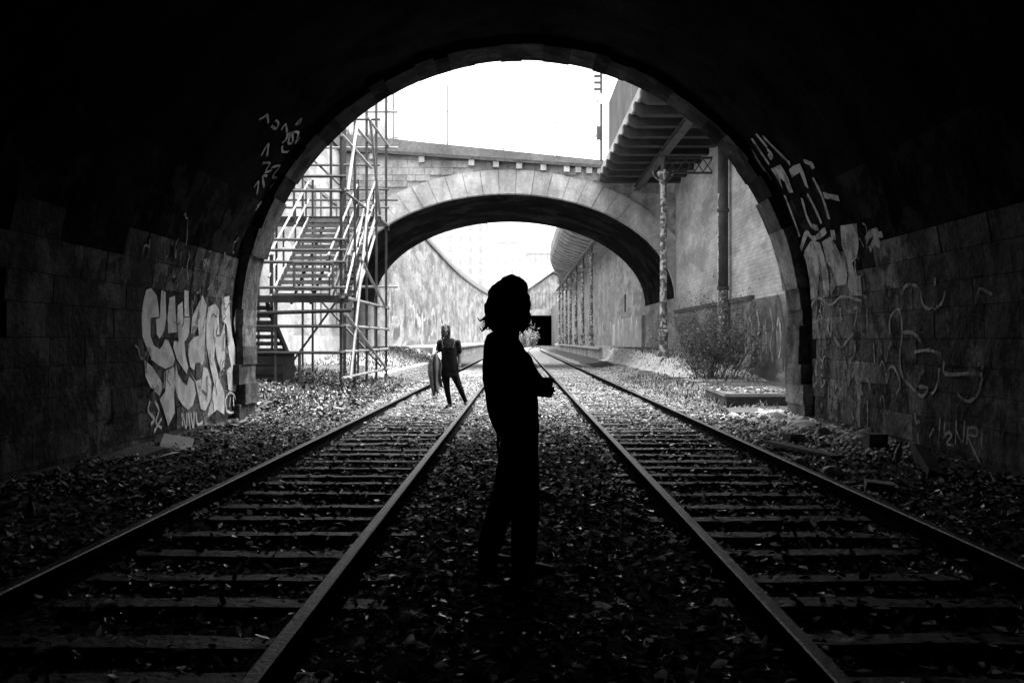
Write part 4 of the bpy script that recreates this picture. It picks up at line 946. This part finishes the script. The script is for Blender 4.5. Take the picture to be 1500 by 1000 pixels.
board('plank', 'flat weathered plank beside the right rail among the rubble', 'plank', 'timber', (3.25, 11.4, .06), (.2, 1.3, .035), (.03, .05, .35))
board('brick', 'dark square brick standing among rubble by the right wall', 'brick', 'slab_dark', (4.05, 11.3, .16), (.22, .14, .18), (0, .05, .1))
board('brick', 'dark brick lying in rubble nearer the right rail', 'brick', 'slab_dark', (3.45, 12.5, .08), (.22, .16, .1), (0, .05, .4))
board('brick', 'broken pale brick outside the right rail in the dark foreground', 'brick', 'concrete', (3.1, 8.55, .04), (.24, .13, .1), (.1, .1, -.2))
board('timber_beam', 'thick dark charred beam leaning at the foot of the right wall', 'beam', 'timber_dark', (4.05, 9.9, .08), (.15, 1.7, .13), (.05, .3, -.28))
board('stone_slab', 'grey slab lying at the foot of the left wall below the graffiti', 'slab', 'concrete', (-3.95, 11.5, .10), (.35, .75, .05), (.12, .2, .3))
board('stone_slab', 'darker tilted slab next to the left wall in the shade', 'slab', 'slab_dark', (-4.05, 10.4, .10), (.3, .8, .06), (.1, .15, -.2))
board('plank', 'pale short plank on the weeds left of the left track outside', 'plank', 'white_scrap', (-3.75, 17.6, .07), (.14, .9, .03), (0, .1, -.6))
board('plank', 'thin pale lath crossing the ground by the left rail outside', 'plank', 'white_scrap', (-3.45, 18.4, .07), (.07, 1.1, .025), (0, .05, .5))
board('plank', 'grey plank lying on the litter in front of the scaffold foot', 'plank', 'timber', (-3.75, 21.6, .1), (.16, 1.5, .05), (0, .05, 1.1))
def lump(name, lab, cat, m, c, s):
    q = MB(); q.ell((0, 0, 0), (1, 1, 1), 12); me = q.mesh(name, m)
    for v in me.vertices: v.co *= 1+.5*noise.noise(v.co*2.3+Vector(c))
    o = link(name, me, None, c); o.scale = s; return tag(o, lab, cat)
lump('paper_scrap', 'crumpled white paper on the litter left of the standing person', 'paper', 'white_scrap', (-.32, 10.4, .02), (.1, .07, .035))
lump('paper_scrap', 'white paper scrap against the right rail among rubble', 'paper', 'white_scrap', (2.86, 10.2, .06), (.09, .06, .05))
lump('paper_scrap', 'crumpled pale wrapper beside the right rail further in', 'paper', 'white_scrap', (3.02, 9.6, .04), (.1, .08, .06))
lump('paper_scrap', 'white scrap on the ballast at the foot of the portal on right', 'paper', 'white_scrap', (4.0, 16.3, .1), (.14, .1, .06))
lump('paper_scrap', 'small pale ball lying near the left wall in the dark', 'paper', 'white_scrap', (-4.1, 9.0, .07), (.06, .06, .05))
lump('paper_scrap', 'pale scrap caught against the right rail of the left track', 'paper', 'white_scrap', (-1.35, 12.6, .02), (.07, .05, .03))
lump('paper_scrap', 'pale leaf-shaped scrap lying between rails of the left track', 'paper', 'white_scrap', (-2.05, 8.3, .02), (.1, .04, .015))
def bottle(lab, loc, rot):
    t = thing('bottle', lab, 'bottle', loc); t.rotation_euler = rot
    q = MB(); q.lathe([(.03, 0), (.036, .01), (.036, .14), (.03, .17), (.014, .2), (.013, .23)], 14); link('bottle_body', q.mesh('bottle_body', 'galv_pale', True), t, (0, 0, 0))
    q = MB(); q.lathe([(.015, .22), (.016, .245), (.012, .25)], 12); link('cap', q.mesh('cap', 'iron'), t, (0, 0, 0))
bottle('pale bottle standing tilted in rubble by the right wall', (3.9, 10.3, .03), (.25, .15, 0))
bottle('clear bottle standing in the dark outside the left rail', (-3.45, 7.0, -.03), (.02, .08, 0))
q = MB(); q.tube([(-4.32, 7.3, .06), (-4.15, 8.1, .07), (-3.9, 9.2, .05)], .03, 8); tag(q.build('loose_pipe', 'iron', None, True), 'dark thin pipe on the ground along the left wall', 'pipe')
q = MB(); q.tube([(-3.85+.25*math.sin(k*.35), 9.6+k*.17, .06+.07*math.sin(k*.4)) for k in range(12)], .012, 6); tag(q.build('metal_strip', 'galv', None, True), 'thin bent metal strip below the left slabs', 'strip')

# ballast and leaves: nobody could count these
XY = lambda n, x0, x1, y0, y1, p=1.: (RNG.uniform(x0, x1, n), y0+(y1-y0)*RNG.random(n)**p)
ico = bmesh.new(); bmesh.ops.create_icosphere(ico, subdivisions=1, radius=1); ico.verts.index_update()
IV = np.array([v.co for v in ico.verts]); IT = np.array([[v.index for v in f.verts] for f in ico.faces]); ico.free()
def rotm(yaw, ax, ti):
    c, s = np.cos(yaw), np.sin(yaw); n = len(yaw); Rz = np.zeros((n, 3, 3)); Rz[:, 0, 0] = c; Rz[:, 0, 1] = -s; Rz[:, 1, 0] = s; Rz[:, 1, 1] = c; Rz[:, 2, 2] = 1
    ux, uy = np.cos(ax), np.sin(ax); c, s = np.cos(ti), np.sin(ti); A = np.zeros((n, 3, 3))
    A[:, 0, 0] = c+ux*ux*(1-c); A[:, 0, 1] = ux*uy*(1-c); A[:, 0, 2] = uy*s; A[:, 1, 0] = ux*uy*(1-c); A[:, 1, 1] = c+uy*uy*(1-c); A[:, 1, 2] = -ux*s; A[:, 2, 0] = -uy*s; A[:, 2, 1] = ux*s; A[:, 2, 2] = c
    return A @ Rz
def gz(x, y): return np.array([ground_z(a, c) for a, c in zip(x, y)])
def scatter(name, x, y, z, size, base, tris, mats, probs, tilt, squash=None):
    n = len(x); M = rotm(RNG.uniform(0, 6.28, n), RNG.uniform(0, 6.28, n), RNG.normal(0, tilt, n))
    L = np.broadcast_to(base, (n,)+base.shape).copy() if base.ndim == 2 else base
    if squash is not None: L = L*squash[:, None, :]
    V = np.einsum('nij,nkj->nki', M, L)*size[:, None, None]+np.stack([x, y, z], 1)[:, None, :]
    k = L.shape[1]; T = (tris[None]+np.arange(n)[:, None, None]*k).reshape(-1, 3)
    mi = np.repeat(RNG.choice(len(mats), n, p=probs), len(tris))
    return link(name, npmesh(name, V.reshape(-1, 3), T, mats, mi))
clear = lambda x, m=.06: np.all([np.abs(x-r) > m for r in (-2.43, -.93, 1.12, 2.63)], axis=0)
# stones
x1, y1 = XY(34000, -4.2, 4.6, 10, 46, 1.1); x2, y2 = XY(2500, -4.2, 4.4, 2.2, 12); x = np.r_[x1, x2]; y = np.r_[y1, y2]
k = clear(x, .09) & ~((y > 15.5) & (x < -2.9) & (RNG.random(len(x)) < .85)); x, y = x[k], y[k]; n = len(x); s = RNG.uniform(.011, .034, n)*np.where(y > 24, 1.35, 1)
tag(scatter('ballast_stones', x, y, gz(x, y)+s*.25, s, IV, IT, ['ballast', 'ballast_dark'], [.8, .2], .5, RNG.uniform(.55, 1.25, (n, 3))), 'grey crushed ballast stones lying along both tracks', 'gravel', kind='stuff')
x = 4.4-np.abs(RNG.normal(0, .55, 3800)); y = RNG.uniform(10.5, 17.5, 3800); k = x > 2.85; x, y = x[k], y[k]; n = len(x); s = RNG.uniform(.012, .045, n)
tag(scatter('rubble_chips', x, y, gz(x, y)+s*.3, s, IV, IT, ['rubble', 'ballast_dark'], [.7, .3], .6, RNG.uniform(.35, 1.3, (n, 3))), 'pale broken chips heaped along the right tunnel wall', 'rubble', kind='stuff')
# leaves
LV = np.array([(-.5, 0, 0), (-.1, .02, -.07), (.5, 0, .06), (.02, .30, .12), (-.06, -.28, .10), (-.35, .16, .05), (.3, -.14, .10)])
LT = np.array([(0, 4, 1), (4, 6, 1), (6, 2, 1), (2, 3, 1), (3, 5, 1), (5, 0, 1)])
def leaves(n, x0, x1, y0, y1, p, sa, sb, mats, pr, dz=.012):
    x, y = XY(n, x0, x1, y0, y1, p); k = clear(x, .05); x, y = x[k], y[k]; n = len(x); s = RNG.uniform(sa, sb, n)
    z = gz(x, y)+RNG.uniform(0.004, dz+.02, n)
    on = (np.abs(np.abs(x-.1)-1.76) < .68) & (RNG.random(n) < .22); z = np.where(on, np.maximum(z, .012), z)
    return x, y, z, s
parts_ = [leaves(22000, -4.4, 4.4, 2.2, 9, 1., .025, .075, 0, 0), leaves(22000, -4.3, 4.3, 8, 17, 1., .028, .07, 0, 0), leaves(3000, -4.2, 4.3, 16, 30, 1.5, .05, .09, 0, 0)]
x, y, z, s = [np.concatenate([p[i] for p in parts_]) for i in range(4)]; n = len(x)
for inside, pr in ((True, [.17, .2, .63]), (False, [.05, .25, .70])):
    k = (y < 15.5) == inside; n = int(k.sum())
    tag(scatter('fallen_leaves', x[k], y[k], z[k], s[k], LV, LT, ['leaf_pale', 'leaf_mid', 'leaf_dark'], pr, .55, RNG.uniform(.6, 1.5, (n, 3))), 'dry fallen leaves littering the track bed inside the tunnel' if inside else 'fallen leaves thinly strewn over the ballast outside the tunnel', 'leaves', kind='stuff')
x, y, z, s = leaves(7000, -7.3, -3, 16.6, 28, 1., .05, .12, 0, 0); n = len(x)
tag(scatter('leaf_litter', x, y, z, s, LV, LT, ['leaf_pale', 'leaf_mid', 'leaf_dark'], [.02, .2, .78], .5, RNG.uniform(.6, 1.5, (n, 3))), 'dark leaf litter on the ground below the scaffold', 'leaves', kind='stuff')
x = RNG.uniform(4.0, 5.4, 260); y = RNG.uniform(18.95, 21.9, 260); z = np.full(260, .305); n = 260
tag(scatter('scattered_leaves', x, y, z, RNG.uniform(.05, .11, n), LV, LT, ['leaf_pale', 'leaf_mid', 'leaf_dark'], [.1, .3, .6], .25), 'dead leaves scattered on top of the concrete block', 'leaves', kind='stuff')
# weeds
def blades(name, lab, X, Y, Z, h, mats, probs, lean=.5, w=.012):
    n = len(X); a = RNG.uniform(0, 6.28, n); ln = RNG.uniform(.1, lean, n); d = np.stack([np.cos(a), np.sin(a)], 1); pz = np.stack([-d[:, 1], d[:, 0]], 1); V = np.zeros((n, 7, 3)); B = np.stack([X, Y, Z], 1)
    for i, (t, ww) in enumerate(((0, 1), (.4, .9), (.75, .6))):
        for j, sg in ((0, -1), (1, 1)):
            V[:, 2*i+j, :2] = B[:, :2]+d*(ln*h*t*t)[:, None]+pz*(sg*w*ww); V[:, 2*i+j, 2] = B[:, 2]+h*t*(1-.2*t*ln)
    V[:, 6, :2] = B[:, :2]+d*(ln*h)[:, None]; V[:, 6, 2] = B[:, 2]+h*(1-.35*ln)
    T = np.array([(0, 1, 3), (0, 3, 2), (2, 3, 5), (2, 5, 4), (4, 5, 6)]); TT = (T[None]+np.arange(n)[:, None, None]*7).reshape(-1, 3)
    o = link(name, npmesh(name, V.reshape(-1, 3), TT, mats, np.repeat(RNG.choice(len(mats), n, p=probs), 5)))
    return tag(o, lab, 'weeds', kind='stuff')
x, y = XY(5200, -7.9, -3.3, 17, 31); k = np.array([noise.noise(Vector((a*.8, c*.8, 3))) > -.12 for a, c in zip(x, y)]); x, y = x[k], y[k]
blades('weeds', 'low rough weeds around the scaffold feet', x, y, gz(x, y), RNG.uniform(.03, .14, len(x)), ['weed', 'weed_dry'], [.7, .3], 1.2, .016)
x, y = XY(5000, -8.0, -4.4, 31.2, 58); z = np.array([.27*(1-sstep(4.2, 6.5, -a))+zl(c)*sstep(4.2, 6.5, -a) for a, c in zip(x, y)])
blades('grass', 'short grass on the left platform path beyond the scaffold', x, y, z, RNG.uniform(.04, .16, len(x)), ['weed', 'weed_dry'], [.4, .6], .9, .02)
x, y = XY(2200, 4.95, 7.0, 22.5, 58); z = np.array([(.15*sstep(22, 24.5, c)+.02)*(1-sstep(4.9, 5.4, a))+zr(c)*sstep(4.9, 5.4, a) for a, c in zip(x, y)])
blades('grass', 'short grass on the right path leading to the platform', x, y, z, RNG.uniform(.03, .1, len(x)), ['weed', 'weed_dry'], [.5, .5], .9, .02)
x, y = XY(900, 3.4, 4.75, 18, 34); blades('weeds', 'thin weeds along the right kerb and concrete block', x, y, gz(x, y), RNG.uniform(.04, .2, len(x)), ['weed', 'weed_dry'], [.6, .4], .9, .012)
x, y = XY(1500, -.6, .8, 22, 60); blades('weeds', 'sparse low weeds between the two tracks outside', x, y, gz(x, y), RNG.uniform(.03, .12, len(x)), ['weed', 'weed_dry'], [.5, .5], .9, .02)
x, y = XY(420, -8.6, -4.2, 45.05, 45.3); blades('weeds', 'tufts of weeds growing on top of the bridge parapet at left', x, y, np.array([para(a)-.01 for a in x]), RNG.uniform(.05, .5, len(x))*np.clip((-4.2-x)/3, .1, 1), ['weed', 'weed_dry'], [.5, .5], .8, .012)
# twiggy bush
bu = thing('bush', 'tangled twiggy bush growing against the right wall below the pipe', 'bush', (5.75, 28.8, .2))
TW = MB(); LP = []
def grow(p, d, L, r, dep):
    pts = [Vector(p)]; d = Vector(d)
    for i in range(4):
        d = (d+Vector((random.gauss(0, .13), random.gauss(0, .13), random.gauss(-.02, .1)))).normalized(); pts.append(pts[-1]+d*L/4)
    TW.tube(pts, [r, r*.85, r*.7, r*.5, r*.3], 3, False)
    if dep == 0 or True:
        for q_ in pts[1:]:
            for _ in range(2 if dep else 4): LP.append(q_+Vector((U(-.05, .05), U(-.05, .05), U(-.05, .05))))
    if dep:
        for i in (1, 2, 3, 4):
            for _ in range(2): grow(pts[i], (d+Vector((U(-.9, .9), U(-.9, .9), U(-.4, .7)))).normalized(), L*U(.35, .6), r*.55, dep-1)
for k in range(60):
    a = U(0, 6.28); rr = abs(random.gauss(0, .45)); x, y = 5.6+rr*1.2*math.cos(a), 28.8+rr*math.sin(a)
    grow((x, y, .12), (rr*1.0*math.cos(a)+U(-.3, .3), rr*.9*math.sin(a)+U(-.3, .3), U(.9, 1.5)), U(.7, 1.75)*(1.15-.35*rr), .011, 2 if k % 2 else 1)
TW.build('twigs', 'twig', bu, fix=False)
LP = np.array([tuple(v) for v in LP]); n = len(LP); LP = LP[RNG.random(n) < .26]; n = len(LP)
o = scatter('bush_leaves', LP[:, 0], LP[:, 1], LP[:, 2], RNG.uniform(.03, .07, n), LV, LT, ['weed', 'weed_dry', 'leaf_mid'], [.6, .3, .1], .9); o.parent = bu; o.matrix_parent_inverse = Matrix.Translation(-bu.location)
# far scrub by the shed
def shrub(lab, c, r, h):
    t = thing('shrub', lab, 'shrub', c, 'scrub at the far end'); q = MB(); P_ = []
    for k in range(26):
        a = U(0, 6.28); pts = [Vector(c)]; d = Vector((math.cos(a)*r*.5, math.sin(a)*r*.5, h)).normalized()
        for i in range(4): d = (d+Vector((random.gauss(0, .2), random.gauss(0, .2), 0))).normalized(); pts.append(pts[-1]+d*h*U(.18, .28))
        q.tube(pts, [.04, .035, .03, .02, .01], 3, False); P_ += [p_+Vector((random.gauss(0, .3), random.gauss(0, .3), random.gauss(0, .25))) for p_ in pts[1:] for _ in range(7)]
    q.build('stem', 'twig', t, fix=False); P_ = np.array([tuple(v) for v in P_]); n = len(P_)
    o = scatter('foliage', P_[:, 0], P_[:, 1], P_[:, 2], RNG.uniform(.15, .35, n), LV, LT, ['weed_dry', 'leaf_mid'], [.6, .4], .9); o.parent = t; o.matrix_parent_inverse = Matrix.Translation(-t.location)
shrub('pale scrub left of the far dark opening, behind the standing person', (1.2, 205, -.05), 2, 5)
shrub('low scrub at the foot of the far dark opening', (2.6, 190, -.05), 1.4, 3)
shrub('scrub growing where the far left wall ends', (-1.6, 215, -.05), 2, 6)
# ------------------------------------------------------------ air
q = MB(); q.box(-470, 470, -75, 480, -1.4, 45); hz_ = q.build('haze', 'wire'); tag(hz_, 'thin pale haze filling the air', 'haze', kind='stuff')
hm = bpy.data.materials.new('haze'); hm.use_nodes = True; hn = hm.node_tree; hn.nodes.clear()
ho = hn.nodes.new('ShaderNodeOutputMaterial'); hv = hn.nodes.new('ShaderNodeVolumePrincipled'); hv.inputs['Color'].default_value = (.95, .95, .95, 1); hv.inputs['Density'].default_value = HAZE
hn.links.new(hv.outputs[0], ho.inputs['Volume']); hz_.data.materials.clear(); hz_.data.materials.append(hm)
if HAZE == 0: bpy.data.objects.remove(hz_)
